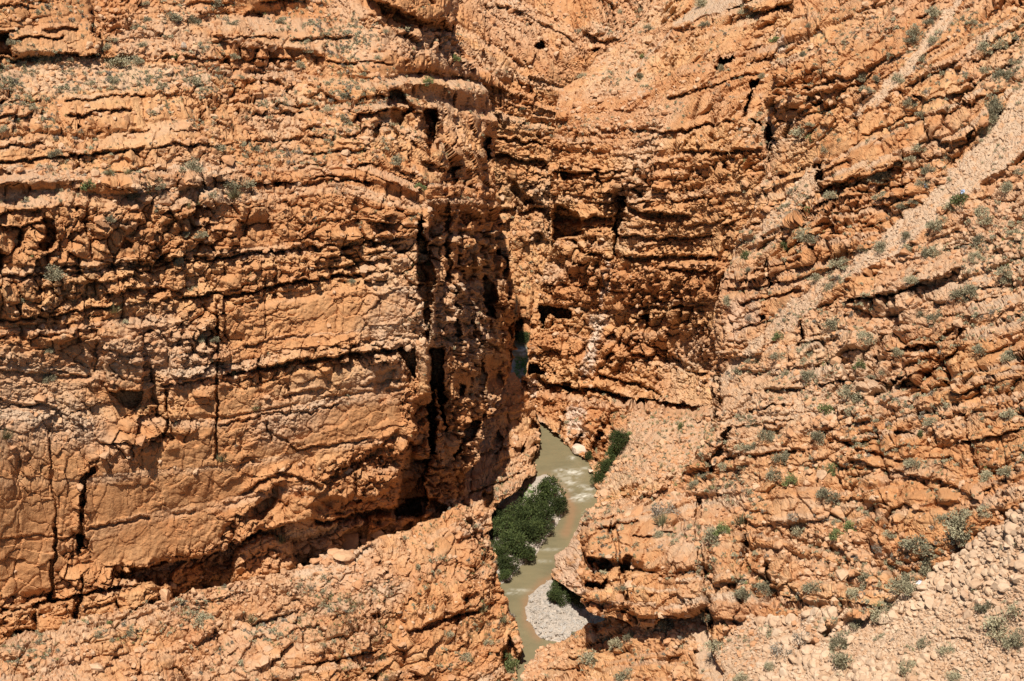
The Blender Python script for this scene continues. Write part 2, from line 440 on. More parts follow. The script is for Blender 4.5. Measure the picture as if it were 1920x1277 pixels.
ROCK_A = (0.59, 0.312, 0.135); ROCK_B = (0.46, 0.198, 0.076); ROCK_C = (0.66, 0.41, 0.205)
DUST = (0.54, 0.395, 0.27); PALE = (0.68, 0.50, 0.36); WHITE = (0.70, 0.56, 0.44)
def rock_material(name, A=ROCK_A, B=ROCK_B, C=ROCK_C, bump=.5):
    m, nt, b = newmat(name)
    g = N_(nt, 'ShaderNodeNewGeometry'); pos = g.outputs['Position']
    mp = N_(nt, 'ShaderNodeMapping'); mp.inputs['Scale'].default_value = (1, 1, 2.2); nt.links.new(pos, mp.inputs['Vector'])
    big = ramp(nt, noise(nt, .045, 5, .6, mp.outputs[0], .6), .35, .68)
    mid = ramp(nt, noise(nt, .4, 5, .65, pos, .3), .36, .68)
    fine = ramp(nt, noise(nt, 3.2, 3, .6, pos), .3, .7)
    c = mix(nt, big, A, B)
    c = mix(nt, mul(nt, mid, .65), c, C)
    c = mix(nt, mul(nt, ramp(nt, attr(nt, 'tone'), .15, .8), .7), c, B)
    c = mix(nt, mul(nt, ramp(nt, attr(nt, 'tone'), .38, .05), .35), c, C)
    ms = N_(nt, 'ShaderNodeMapping'); ms.inputs['Scale'].default_value = (.55, .55, .07); nt.links.new(pos, ms.inputs['Vector'])
    c = mix(nt, mul(nt, ramp(nt, noise(nt, 1.0, 5, .65, ms.outputs[0], .2),   .56, .70), .24), c, (.27, .12, .06))
    # dust and grit that settles on the shelves
    c = mix(nt, mul(nt, mul(nt, attr(nt, 'loose'), .85), ramp(nt, noise(nt, .9, 3, .6, pos), .22, .5)), c, DUST)
    c = mix(nt, attr(nt, 'pale'), c, WHITE)
    # rusty and dark desert-varnish stains
    st = ramp(nt, noise(nt, .16, 6, .72, pos, 1.2), .6, .72)
    c = mix(nt, mul(nt, st, .45), c, (.30, .125, .06))
    gs = ramp(nt, noise(nt, .55, 6, .75, pos, .8), .62, .74)
    c = mix(nt, mul(nt, gs, .12), c, (.26, .2, .17))
    c = mix(nt, mul(nt, fine, .35), c, mix(nt, .5, c, (.22, .10, .05)))
    nt.links.new(c, b.inputs['Base Color'])
    bp = N_(nt, 'ShaderNodeBump'); bp.inputs['Strength'].default_value = bump; bp.inputs['Distance'].default_value = .35
    nt.links.new(mul(nt, noise(nt, 1.5, 7, .68, pos), 1.0), bp.inputs['Height'])
    nt.links.new(bp.outputs[0], b.inputs['Normal'])
    return m
M_rock = rock_material('canyon_rock')
def plain(name, col, col2, scale=2.0, rough=.9, bump=.0, spec=.1):
    m, nt, b = newmat(name)
    g = N_(nt, 'ShaderNodeNewGeometry')
    oi = N_(nt, 'ShaderNodeObjectInfo')
    f = ramp(nt, noise(nt, scale, 4, .6, g.outputs['Position']), .3, .7)
    c = mix(nt, f, col, col2)
    hsv = N_(nt, 'ShaderNodeHueSaturation'); nt.links.new(c, hsv.inputs['Color'])
    nt.links.new(ramp(nt, oi.outputs['Random'], -1.6, 1.1), hsv.inputs['Value'])
    hsv.inputs['Value'].default_value = 1
    mr = N_(nt, 'ShaderNodeMapRange'); mr.inputs['To Min'].default_value = .78; mr.inputs['To Max'].default_value = 1.18
    nt.links.new(oi.outputs['Random'], mr.inputs['Value']); nt.links.new(mr.outputs[0], hsv.inputs['Value'])
    nt.links.new(hsv.outputs[0], b.inputs['Base Color'])
    b.inputs['Roughness'].default_value = rough; b.inputs['Specular IOR Level'].default_value = spec
    if bump:
        bp = N_(nt, 'ShaderNodeBump'); bp.inputs['Strength'].default_value = bump; bp.inputs['Distance'].default_value = .2
        nt.links.new(noise(nt, 3, 5, .65, g.outputs['Position']), bp.inputs['Height']); nt.links.new(bp.outputs[0], b.inputs['Normal'])
    return m

# ------------------------------------------------------------------ mesh helpers
COL = sc.collection
def mesh_from(name, V, F, mat, attrs=None, smooth=False):
    me = bpy.data.meshes.new(name)
    V = np.asarray(V, np.float32); F = np.asarray(F, np.int32)
    nv, nf, k = len(V), len(F), F.shape[1]
    me.vertices.add(nv); me.vertices.foreach_set('co', V.ravel())
    me.loops.add(nf * k); me.loops.foreach_set('vertex_index', F.ravel())
    me.polygons.add(nf); me.polygons.foreach_set('loop_start', np.arange(0, nf * k, k, dtype=np.int32))
    me.polygons.foreach_set('use_smooth', np.full(nf, smooth, bool))
    for n_, v_ in (attrs or {}).items():
        at_ = me.attributes.new(n_, 'FLOAT', 'POINT'); at_.data.foreach_set('value', np.asarray(v_, np.float32))
    me.update(calc_edges=True)
    me.materials.append(mat)
    return me
def link(name, data, parent=None, kind=None, label=None, cat=None, group=None, loc=None):
    o = bpy.data.objects.new(name, data); COL.objects.link(o)
    if parent is not None: o.parent = parent
    if kind: o['kind'] = kind
    if label: o['label'] = label
    if cat: o['category'] = cat
    if group: o['group'] = group
    if loc is not None: o.location = loc
    return o
# ------------------------------------------------------------------ the rock faces
S = .075
# --- far slope and end wall of the gorge
A_ = sheet('back_slope',
    [(560, -120), (1380, -120), (1240, 10), (1170, 90), (1095, 170), (1080, 300), (1080, 670), (900, 670), (860, 400), (800, 250)],
    [(700, -20, 372), (860, 150, 374), (905, 200, 377), (930, 255, 380), (850, -20, 388), (1000, 0, 400), (1000, 100, 390), (1000, 200, 384), (980, 300, 380),
     (1000, 400, 381), (1000, 500, 377), (1000, 640, 371), (950, 640, 371), (1150, 60, 400), (1180, 60, 404), (1300, -20, 422), (1100, 200, 388), (1100, 400, 385),
     (800, 400, 376), (850, 640, 371), (1080, 640, 371), (760, 200, 374)],
    [(30, [(640, 90), (780, 100), (960, 170), (1050, 195)]), (37, [(880, 0), (1000, 60), (1120, 110)]), (42, [(1000, -40), (1180, 40)]),
     (24, [(900, 230), (1040, 240)]), (21, [(930, 262), (1030, 268)]), (18, [(930, 290), (1030, 300)]), (10, [(900, 380), (1080, 380)]),
     (0, [(900, 520), (1080, 530)]), (-8, [(900, 640), (1080, 640)])],
    dict(T=(4.5, 1.8, .9), R=(3, 2.2, 1.8), amp=(1.2, .8, .6), saw=.9, saw2=.5, notch=.9, joint=.5, swell=2.2, seed=1, ay=.25, tread=.5, loose=.0, stone=1.3, stone_h=.5, **{'break': .15}),
    [('hole', [(1000, 88), (1012, 78), (1024, 80), (1022, 94), (1006, 98)], 5, 4),
     ('hole', [(1100, 92), (1115, 88), (1128, 90), (1115, 97)], 3, 3),
     ('ledge', [(925, 4), (960, 14), (985, 34), (1000, 45)], 2, 2, 12), ('ledge', [(930, 255), (980, 262), (1030, 268)], 2.2, 2, 9),
     ('ledge', [(925, 290), (950, 286), (975, 300), (1030, 303)], 2.8, 3, 12),
     ('ledge', [(1095, 60), (1130, 80), (1170, 68), (1190, 50)], 2.5, 3, 12), ('ledge', [(970, 20), (1010, 40), (1060, 66), (1080, 80)], 1.6, 1, 8),
     ('hole', [(965, 595), (980, 600), (985, 610), (975, 622), (990, 640), (962, 640)], 3, 4),
     ('ledge', [(930, 390), (980, 395), (1030, 385)], 2.5, 3, 14), ('hole', [(960, 330), (975, 350), (1010, 380), (990, 390), (955, 360)], 2.5, 4),
     ('rubble', [(800, 60), (850, 60), (980, 130), (1040, 150), (1060, 170), (960, 160), (870, 130)], .55, 10),
     ('rubble', [(1040, 60), (1200, 20), (1150, 70), (1090, 110), (1060, 120)], .4, 8)], jag=3, roll=.3)

# --- right cliff with the grassy apron at its foot
D_ = sheet('right_cliff',
    [(1310, -120), (1205, 30), (1130, 95), (1062, 165), (1036, 235), (1028, 300), (1030, 400), (1026, 480), (1006, 560), (990, 612), (989, 700), (978, 712), (985, 740), (1012, 788),
     (1048, 815), (1072, 850), (1098, 862), (1114, 880), (1118, 925), (1092, 965), (1100, 1010), (1450, 1010), (1450, 600), (1560, 300), (1660, -120)],
    [(1028, 300, 345), (1030, 480, 341), (992, 620, 338), (990, 700, 335), (1100, 725, 327), (1200, 735, 320), (1330, 765, 303), (1200, 300, 326), (1200, 500, 323),
     (1330, 300, 313), (1330, 550, 306), (1430, 300, 300), (1430, 600, 290), (1300, 200, 328), (1400, 100, 332), (1300, 50, 356), (1400, -40, 358), (1200, 40, 382), (1440, 0, 344),
     (1120, 100, 374), (1060, 170, 360), (1036, 240, 350), (1270, -50, 398), (1010, 790, 329), (1050, 815, 322), (1110, 865, 313), (1120, 930, 299), (1200, 800, 308), (1200, 900, 289),
     (1300, 860, 289), (1300, 950, 275), (1000, 740, 337), (1550, 0, 334), (1500, 250, 302)],
    [(0, [(985, 706), (1080, 733), (1200, 748), (1330, 768)]), (14, [(1006, 572), (1200, 585), (1345, 575)]), (24, [(1026, 470), (1180, 484), (1350, 470)]),
     (31, [(1030, 402), (1155, 398), (1290, 402), (1400, 380)]), (40, [(1030, 312), (1150, 318), (1330, 300), (1440, 262)]), (50, [(1060, 205), (1200, 195), (1330, 150), (1450, 120)]),
     (60, [(1200, 95), (1330, 65), (1500, 20)]), (66, [(1250, 20), (1420, -30)]), (-8, [(1010, 790), (1200, 850), (1330, 870)]), (-16, [(1100, 900), (1300, 980)])],
    dict(auto=lambda x, y: y < 560, T=(5.0, 2.0, .95), R=(2.4, 1.9, 1.7), amp=(1.3, 1.0, .65), saw=.9, saw2=.5, notch=1.1, joint=1.0, swell=2.0, seed=2, ay=-.5, tread=.35, loose=-.25, stone=1.3, pit=1.1, cell=.8, **{'break': .35}),
    [('hole', [(1006, 572), (1030, 572), (1073, 583), (1073, 602), (1046, 600), (1034, 585), (1026, 592), (1018, 612), (1008, 616)], 7, 2.5),
     ('hole', [(992, 678), (1010, 682), (1014, 696), (1022, 706), (1006, 704), (990, 700)], 7, 2.5),
     ('ledge', [(1000, 700), (1020, 712), (1050, 722), (1085, 730), (1130, 726), (1170, 745), (1210, 752), (1250, 760), (1325, 768)], 4.0, 4, 15),
     ('hole', [(1050, 715), (1075, 716), (1070, 735), (1060, 745)], 4, 3),
     ('ledge', [(1120, 700), (1180, 712), (1230, 732), (1240, 746)], 2.2, 2, 9),
     ('ledge', [(1170, 655), (1210, 668), (1260, 670), (1290, 690), (1330, 700)], 2.0, 2, 10), ('ledge', [(1180, 630), (1230, 650), (1300, 690)], 1.5, 2, 8),
     ('hole', [(1195, 586), (1212, 592), (1212, 612), (1200, 600)], 4, 2.5), ('crack', [(1212, 595), (1206, 640)], 2, 3),
     ('hole', [(1035, 385), (1040, 380), (1060, 384), (1095, 410), (1092, 440), (1075, 445), (1050, 450), (1036, 470), (1032, 420)], 6, 6),
     ('ledge', [(1030, 398), (1060, 405), (1100, 408), (1155, 410)], 3.2, 4, 22), ('ledge', [(1030, 318), (1100, 322), (1160, 316)], 2.4, 2, 10),
     ('hole', [(1042, 322), (1075, 322), (1078, 336), (1068, 348), (1055, 340), (1044, 330)], 3, 3),
     ('hole', [(1110, 318), (1125, 318), (1122, 345), (1116, 340)], 3, 2.5), ('crack', [(1155, 365), (1155, 480)], 4, 5),
     ('hole', [(1158, 360), (1175, 372), (1172, 400), (1162, 440), (1156, 480), (1152, 420)], 5, 4),
     ('ledge', [(1160, 370), (1200, 395), (1250, 400), (1300, 402)], 3.2, 3, 16), ('ledge', [(1160, 330), (1230, 352), (1270, 356)], 1.5, 2, 9),
     ('ledge', [(1170, 480), (1240, 482), (1345, 478)], 2.8, 2, 13), ('ledge', [(1240, 500), (1290, 508), (1350, 505)], 2.6, 2, 11),
     ('ledge', [(1020, 410), (1100, 470), (1150, 480)], 1.8, 2, 9), ('ledge', [(1160, 440), (1240, 446), (1340, 440)], 1.8, 2, 9),
     ('ledge', [(1170, 570), (1240, 576), (1335, 570)], 1.8, 2, 9),
     ('ledge', [(1280, 280), (1340, 285), (1430, 282)], 2.2, 2, 10), ('ledge', [(1190, 240), (1260, 250), (1330, 230), (1380, 225)], 2, 2, 10),
     ('hole', [(1352, 302), (1368, 306), (1368, 320), (1355, 318)], 3, 3), ('hole', [(1410, 150), (1427, 146), (1422, 160), (1410, 185), (1402, 222), (1389, 222), (1398, 190)], 6, 3),
 ('hole', [(1404, 222), (1434, 226), (1432, 240), (1418, 232)], 4, 2.5),
     ('hole', [(1336, 125), (1345, 112), (1375, 104), (1378, 112), (1360, 122), (1345, 130)], 7, 3),
     ('bulge', [(1395, 0), (1420, -40), (1530, -40), (1520, 5), (1470, 14), (1425, 22), (1400, 15)], 4, 9),
     ('hole', [(1436, 232), (1445, 240), (1450, 300), (1440, 305), (1436, 270)], 5, 3),
     ('pale', [(1095, 590), (1128, 582), (1148, 600), (1130, 660), (1110, 700), (1085, 716), (1080, 690), (1098, 640)], .75, 12),
     ('pale', [(1140, 480), (1152, 482), (1148, 530), (1125, 585), (1118, 570)], .6, 4),
     ('pale', [(1060, 760), (1100, 750), (1110, 780), (1095, 830), (1070, 820), (1062, 790)], .7, 8), ('pale', [(975, 700), (1010, 715), (1020, 745), (990, 750)], .6, 5),
     ('pale', [(1010, 790), (1045, 815), (1075, 852), (1060, 850), (1030, 830)], .7, 3),
     ('crack', [(1058, 770), (1052, 812)], 2.5, 4), ('crack', [(1012, 770), (1020, 790)], 2, 3), ('crack', [(1090, 812), (1082, 838)], 3, 5),
     ('hole', [(1118, 805), (1132, 805), (1128, 835), (1115, 855), (1108, 845)], 4, 4),
     ('rubble', [(1150, 800), (1210, 770), (1340, 775), (1340, 860), (1250, 900), (1160, 925), (1110, 965), (1100, 960), (1130, 880)], .75, 12),
     ('rubble', [(1150, 170), (1180, 130), (1215, 90), (1290, 20), (1340, -20), (1400, -30), (1390, 15), (1330, 35), (1270, 55), (1220, 100), (1190, 145)], .96, 6),
     ('rubble', [(1160, 195), (1190, 170), (1230, 160), (1210, 185)], .9, 5),
     ('solid', [(985, 738), (1090, 748), (1340, 778), (1345, 1010), (1080, 1010), (985, 800)], 1, 5),
     ('rough', [(1040, 240), (1055, 160), (1130, 85), (1210, 20), (1215, 80), (1150, 190)], 1.5, 20),
     ('calm', [(1150, 170), (1180, 130), (1215, 90), (1290, 20), (1340, -20), (1400, -30), (1390, 15), (1330, 35), (1270, 55), (1220, 100), (1190, 145)], 1, 6)],
    jag=3.5, roll=.6)

# --- left massif
B_ = sheet('left_cliff',
    [(-240, -120), (850, -120), (855, 55), (880, 110), (925, 200), (932, 255), (926, 300), (932, 380), (945, 430), (955, 500), (963, 560), (962, 640), (962, 700), (940, 745),
     (908, 790), (902, 840), (882, 890), (864, 940), (850, 975), (850, 1040), (860, 1130), (700, 1180), (-240, 1400)],
    [(-60, 1190, 217), (0, 1150, 222), (0, 900, 223), (0, 600, 226), (0, 330, 231), (0, 120, 250), (0, -40, 262), (200, 1130, 229), (200, 900, 231), (200, 600, 234), (200, 330, 240),
     (200, 120, 262), (200, -40, 277), (400, 1050, 238), (400, 800, 240), (400, 550, 244), (400, 330, 250), (400, 120, 272), (400, -40, 292), (600, 1000, 247), (600, 750, 249),
     (600, 500, 254), (600, 300, 263), (600, 120, 285), (600, -40, 303), (760, 960, 255), (760, 700, 257), (760, 450, 262), (760, 200, 280), (770, 50, 305), (700, -20, 303),
     (850, 950, 262), (860, 700, 263), (860, 450, 268), (860, 300, 288), (850, 180, 310), (855, 60, 330), (930, 255, 326), (925, 400, 286), (950, 500, 284), (955, 620, 284), (905, 620, 272), (900, 800, 272),
     (950, 720, 286)],
    [((1000 - 110) * S, [(-60, 112), (0, 112), (200, 108), (420, 110), (600, 112), (740, 120)]), ((1000 - 0) * S, [(-60, 20), (300, 10), (600, 0), (800, 20)]),
     ((1000 - 190) * S, [(-60, 185), (100, 180), (300, 165), (520, 185), (700, 200), (900, 215)]),
     ((1000 - 255) * S, [(-60, 305), (150, 285), (270, 275), (460, 262), (640, 252), (730, 232), (800, 285), (930, 300)]),
     ((1000 - 335) * S, [(-60, 350), (300, 352), (460, 345), (640, 335), (780, 370), (930, 370)]),
     ((1000 - 459) * S, [(-60, 522), (147, 506), (233, 498), (387, 486), (640, 459), (770, 452), (860, 440), (950, 440)]),
     ((1000 - 516) * S, [(-60, 608), (100, 591), (233, 573), (410, 549), (483, 546), (640, 516), (775, 508), (860, 500), (950, 495)]),
     ((1000 - 663) * S, [(-60, 690), (177, 705), (310, 716), (400, 709), (550, 674), (640, 663), (770, 650), (860, 655), (960, 680)]),
     ((1000 - 745) * S, [(-60, 762), (90, 770), (313, 790), (400, 790), (500, 773), (640, 745), (760, 735), (870, 740)]),
     ((1000 - 975) * S, [(-60, 1155), (0, 1140), (150, 1110), (230, 1080), (420, 1030), (500, 1000), (620, 975), (770, 940), (900, 920), (1000, 890)]),
     ((1000 - 1050) * S, [(-60, 1210), (150, 1165), (430, 1090), (640, 1035), (840, 1000)])],
    dict(auto=lambda x, y: (1 if y < 560 else .42) * (x < 780), T=(5.2, 2.0, .9), R=(2.6, 2.0, 1.8), amp=(1.1, .9, .6), saw=1.0, saw2=.5, notch=1.0, joint=.8, swell=1.2, seed=3, cell=.6, pit=.55, fault=.35, warp=.28, solid=.55, ay=.3, tread=.5, loose=-.15, stone=1.7, stone_h=.4, **{'break': .1}),
    [('calm', [(160, 1080), (170, 900), (130, 860), (330, 830), (400, 720), (560, 690), (770, 665), (765, 820), (640, 870), (480, 900), (420, 1030), (300, 1060)], .9, 22),
     ('calm', [(640, 520), (775, 515), (775, 640), (560, 660), (420, 690), (410, 590), (520, 550)], .8, 16), ('calm', [(-60, 640), (180, 620), (310, 740), (170, 870), (150, 1000), (100, 1120), (-60, 1150)], .82, 24), ('solid', [(-60, 620), (400, 600), (775, 500), (850, 600), (850, 1000), (-60, 1180)], 1, 20), ('solid', [(780, 150), (970, 250), (970, 760), (840, 980), (770, 500)], 1, 20),
     ('calm', [(60, 10), (180, 15), (180, 100), (60, 100)], .75, 12), ('solid', [(-60, -60), (200, -60), (200, 104), (-60, 104)], 1, 6), ('calm', [(150, 880), (320, 870), (420, 1000), (400, 1030), (220, 1070), (160, 1060)], 1, 15),
     ('rough', [(780, 160), (940, 260), (965, 560), (970, 720), (1010, 780), (1010, 900), (860, 980), (850, 700), (780, 480)], 1.35, 25),
     # the long notch and overhang at the foot of the great face
     ('hole', [(200, 1078), (300, 1056), (420, 1032), (470, 1000), (520, 985), (560, 972), (620, 972), (700, 958), (765, 940), (800, 930), (850, 950), (840, 1000), (700, 1040), (560, 1085), (430, 1110), (330, 1140), (320, 1100), (260, 1092)], 4.5, 3.5),
     ('hole', [(580, 945), (620, 925), (700, 930), (745, 890), (775, 850), (805, 860), (805, 965), (640, 985), (580, 990)], 3.2, 12),
     ('hole', [(462, 968), (480, 935), (512, 905), (530, 915), (515, 955), (490, 985)], 1.8, 9), ('rough', [(430, 880), (640, 850), (800, 800), (800, 990), (560, 1100), (420, 1110)], 1.3, 25),
     ('bulge', [(430, 1105), (440, 1040), (462, 1012), (500, 1000), (545, 1010), (560, 1060), (540, 1085)], 4.5, 14), ('bulge', [(520, 1010), (545, 930), (590, 930), (630, 960), (640, 990), (560, 1010)], 2.5, 14),
     ('bulge', [(150, 1165), (155, 1115), (215, 1105), (218, 1150)], 2.0, 5), ('bulge', [(218, 1150), (222, 1110), (292, 1085), (300, 1125)], 2.5, 5),
     ('bulge', [(10, 1185), (15, 1135), (60, 1130), (66, 1180)], 1.8, 7), ('bulge', [(66, 1190), (70, 1135), (140, 1125), (142, 1170)], 2.0, 6),
     ('hole', [(20, 1182), (66, 1196), (60, 1203), (30, 1198)], 3, 3),
     ('hole', [(640, 1000), (690, 968), (695, 1000), (680, 1030), (640, 1040)], 2, 4),
     ('ledge', [(-20, 1148), (100, 1128), (150, 1112), (230, 1100), (300, 1080)], 1.2, 1, 8),
     # long horizontal notches
     ('ledge', [(-20, 520), (147, 508), (233, 498), (330, 488), (387, 486)], 1.6, 2, 9), ('ledge', [(387, 486), (470, 472), (560, 462), (640, 459), (770, 454)], 1.7, 2, 9),
     ('ledge', [(-30, 606), (100, 591), (160, 576), (233, 573)], 1.5, 2, 8), ('ledge', [(330, 560), (410, 549), (445, 552), (483, 546), (520, 532), (640, 516), (700, 512)], 2.2, 3, 10),
     ('ledge', [(300, 722), (340, 716), (400, 709)], 1.2, 1, 7), ('ledge', [(410, 700), (480, 690), (550, 674), (640, 663), (700, 655), (775, 646)], 2.4, 3, 13),
     ('ledge', [(-20, 762), (60, 758), (90, 756)], 1.0, 1, 6), ('ledge', [(400, 802), (500, 773), (580, 770), (640, 752)], 1.0, 1, 6), ('ledge', [(290, 818), (320, 818)], 1.0, 1, 6),
     ('ledge', [(-20, 300), (60, 298), (150, 286), (270, 275)], 1.5, 2, 8), ('ledge', [(270, 276), (380, 270), (460, 264), (540, 258)], 1.0, 1, 6), ('ledge', [(430, 350), (500, 342), (560, 345), (640, 336), (700, 340)], 1.3, 2, 8),
     ('ledge', [(-20, 110), (100, 108), (190, 100)], 1.8, 2, 9), ('ledge', [(0, 430), (40, 424), (90, 412)], 1.2, 2, 8), ('ledge', [(230, 490), (300, 500), (350, 478), (420, 482)], 1.6, 3, 9),
     ('ledge', [(560, 452), (620, 470), (660, 455), (760, 440)], 1.2, 2, 8), ('ledge', [(500, 800), (560, 842), (640, 830), (700, 820)], .9, 1, 7),
     ('ledge', [(640, 200), (700, 215), (740, 190)], 1.6, 2, 9), ('ledge', [(440, 930), (520, 880), (600, 905), (700, 850), (750, 800)], 1.2, 3, 16),
     # hollows, blocks and cracks
     ('bulge', [(196, 640), (268, 632), (271, 722), (266, 732), (205, 737), (200, 728)], 2.6, 3), ('hole', [(203, 737), (270, 728), (271, 752), (262, 765), (245, 770), (232, 765)], 1.8, 2.5),
     ('hole', [(80, 410), (106, 404), (108, 440), (104, 455), (90, 476), (70, 470), (66, 455), (84, 440)], 3.2, 4),
     ('hole', [(-10, 70), (0, 60), (16, 62), (18, 95), (34, 106), (0, 108), (-10, 108)], 4, 3), ('crack', [(170, 20), (172, 55), (184, 74)], 2, 3), ('crack', [(190, 60), (184, 76)], 2, 3),
     ('crack', [(407, 560), (408, 640), (405, 700), (408, 760), (404, 790), (406, 862)], 1.6, 3.2), ('crack', [(313, 728), (314, 780), (310, 820)], 1.8, 3.5),
     ('crack', [(178, 878), (166, 886), (156, 905), (154, 945)], 3.0, 9), ('crack', [(154, 940), (151, 1000), (148, 1035)], 2.2, 5), ('hole', [(142, 1005), (160, 1000), (157, 1022), (148, 1034)], 2.5, 2.5),
     ('ledge', [(105, 1008), (130, 1006), (155, 1000)], 1.0, 1, 5), ('crack', [(100, 985), (103, 1030), (98, 1075), (96, 1128)], 2.0, 4.5), ('crack', [(152, 1080), (151, 1112), (140, 1160)], 1.6, 3.0),
     ('crack', [(178, 640), (180, 700)], .8, 2), ('crack', [(420, 590), (436, 680)], .6, 2), ('crack', [(92, 800), (96, 900), (104, 985)], .7, 2.0), ('crack', [(500, 790), (508, 830)], 1.0, 3), ('crack', [(540, 720), (545, 775)], .9, 2.5),
     ('hole', [(232, 440), (252, 456), (246, 470), (228, 466)], 1.4, 3), ('hole', [(280, 476), (300, 484), (315, 470), (312, 490), (292, 494)], 2.2, 3),
     ('hole', [(516, 340), (534, 342), (530, 352), (518, 350)], 1.8, 2.5), ('hole', [(142, 232), (156, 234), (150, 244)], 1.6, 2.5),
     ('hole', [(700, 700), (740, 690), (735, 745), (715, 760), (700, 740)], 1.0, 6),
     # overhanging outcrop at the top
     ('bulge', [(690, -70), (855, -70), (858, 20), (842, 50), (815, 44), (780, 38), (745, 22), (705, 8), (685, -10)], 7, 10), ('hole', [(700, 8), (745, 24), (780, 40), (815, 48), (842, 54), (846, 34), (850, 60), (820, 62), (760, 46), (712, 22)], 3, 3),
     ('bulge', [(0, -60), (-80, -60), (-80, 108), (180, 104), (186, 76), (172, 40), (168, -60)], 2.5, 10), ('bulge', [(560, 30), (600, 45), (612, 80), (608, 104), (560, 92), (470, 92), (410, 70), (400, 30)], 2.5, 12),
     # the buttresses and the dark chimneys between them
     ('step', [(800, 420), (806, 520), (806, 620), (803, 720), (800, 850), (806, 930)], 11, 7, 60), ('step', [(845, 330), (850, 450), (858, 560), (866, 640), (880, 690)], 7, 9, 60),
     ('step', [(905, 290), (900, 400), (905, 560), (912, 700)], 12, 8, 70), ('step', [(926, 310), (932, 420), (940, 560), (946, 690)], 14, 8, 60),
     ('hole', [(722, 190), (738, 165), (760, 172), (776, 205), (760, 250), (745, 262), (738, 220)], 4.5, 5),
     ('hole', [(788, 215), (800, 198), (818, 200), (820, 240), (824, 285), (806, 292), (796, 250), (788, 240)], 8, 3.5),
     ('hole', [(695, 240), (716, 232), (712, 258), (700, 260)], 3, 3), ('hole', [(905, 255), (920, 258), (922, 300), (915, 308), (905, 290)], 4, 3),
     ('hole', [(786, 395), (808, 470), (810, 560), (806, 600), (800, 650), (790, 600), (780, 540), (779, 450)], 9, 4),
     ('hole', [(740, 648), (779, 648), (779, 690), (777, 715), (768, 700), (756, 685)], 3.5, 3), ('hole', [(801, 652), (833, 650), (834, 690), (836, 760), (842, 830), (830, 800), (820, 730), (803, 730)], 9, 3.5),
     ('hole', [(778, 745), (804, 730), (820, 730), (822, 800), (815, 840), (806, 900), (806, 960), (790, 975), (740, 975), (752, 880), (762, 830), (776, 790)], 8, 6),
     ('bulge', [(783, 700), (783, 655), (800, 652), (803, 735), (800, 745), (782, 744)], 2.5, 4), ('hole', [(795, 850), (806, 845), (812, 960), (800, 968)], 3, 3),
     ('hole', [(852, 960), (850, 900), (862, 880), (880, 890), (900, 840), (903, 900), (890, 950), (868, 965)], 4.5, 5), ('hole', [(858, 715), (878, 722), (872, 740), (862, 745)], 3, 4),
     ('hole', [(866, 790), (895, 780), (900, 800), (880, 830), (862, 850), (854, 870), (852, 850), (870, 810)], 4, 4),
     ('hole', [(860, 500), (905, 505), (928, 530), (925, 600), (905, 590), (890, 590), (878, 560), (862, 540)], 5, 5), ('hole', [(848, 480), (862, 480), (862, 520), (850, 510)], 3, 4),
     ('hole', [(925, 460), (945, 462), (946, 510), (940, 550), (925, 510)], 5, 4), ('hole', [(850, 300), (868, 310), (868, 340), (850, 360), (830, 368), (838, 340)], 4, 5),
     ('hole', [(795, 300), (840, 310), (860, 316), (830, 330), (805, 325)], 3.5, 4), ('ledge', [(820, 400), (870, 402), (920, 405)], 2, 3, 14), ('ledge', [(840, 430), (890, 438), (930, 440)], 2.5, 3, 16),
     ('crack', [(838, 380), (836, 450), (850, 560), (858, 640)], 3, 5), ('crack', [(905, 600), (908, 700), (905, 790)], 2.5, 4), ('crack', [(935, 540), (945, 640), (942, 720)], 3, 5), ('crack', [(880, 590), (896, 660)], 2, 4),
     ('hole', [(955, 560), (962, 600), (965, 700), (958, 690), (950, 640)], 3, 4),  ('hole', [(880, 670), (905, 705), (898, 715), (878, 690)], 2, 4),
     ('rubble', [(840, 560), (862, 590), (900, 700), (940, 780), (930, 790), (890, 720), (862, 650)], .6, 6),
     ('rubble', [(190, 70), (230, 40), (340, 20), (420, 90), (400, 118), (200, 118)], .6, 24), ('rubble', [(-20, 118), (260, 112), (400, 130), (420, 168), (100, 180), (-20, 176)], .7, 10), ('rubble', [(620, -20), (680, -20), (700, 40), (640, 60), (600, 30)], .6, 20), ('rubble', [(0, 305), (130, 310), (240, 335), (180, 345), (0, 340)], .7, 10),
     ('rubble', [(230, 320), (330, 330), (400, 380), (320, 400), (240, 370)], .6, 14), ('rubble', [(180, 400), (260, 410), (260, 440), (190, 430)], .5, 10), ('rubble', [(640, 20), (720, 60), (800, 60), (860, 70), (920, 180), (800, 120), (700, 100)], .55, 14)],
    jag=4.0, roll=.5)

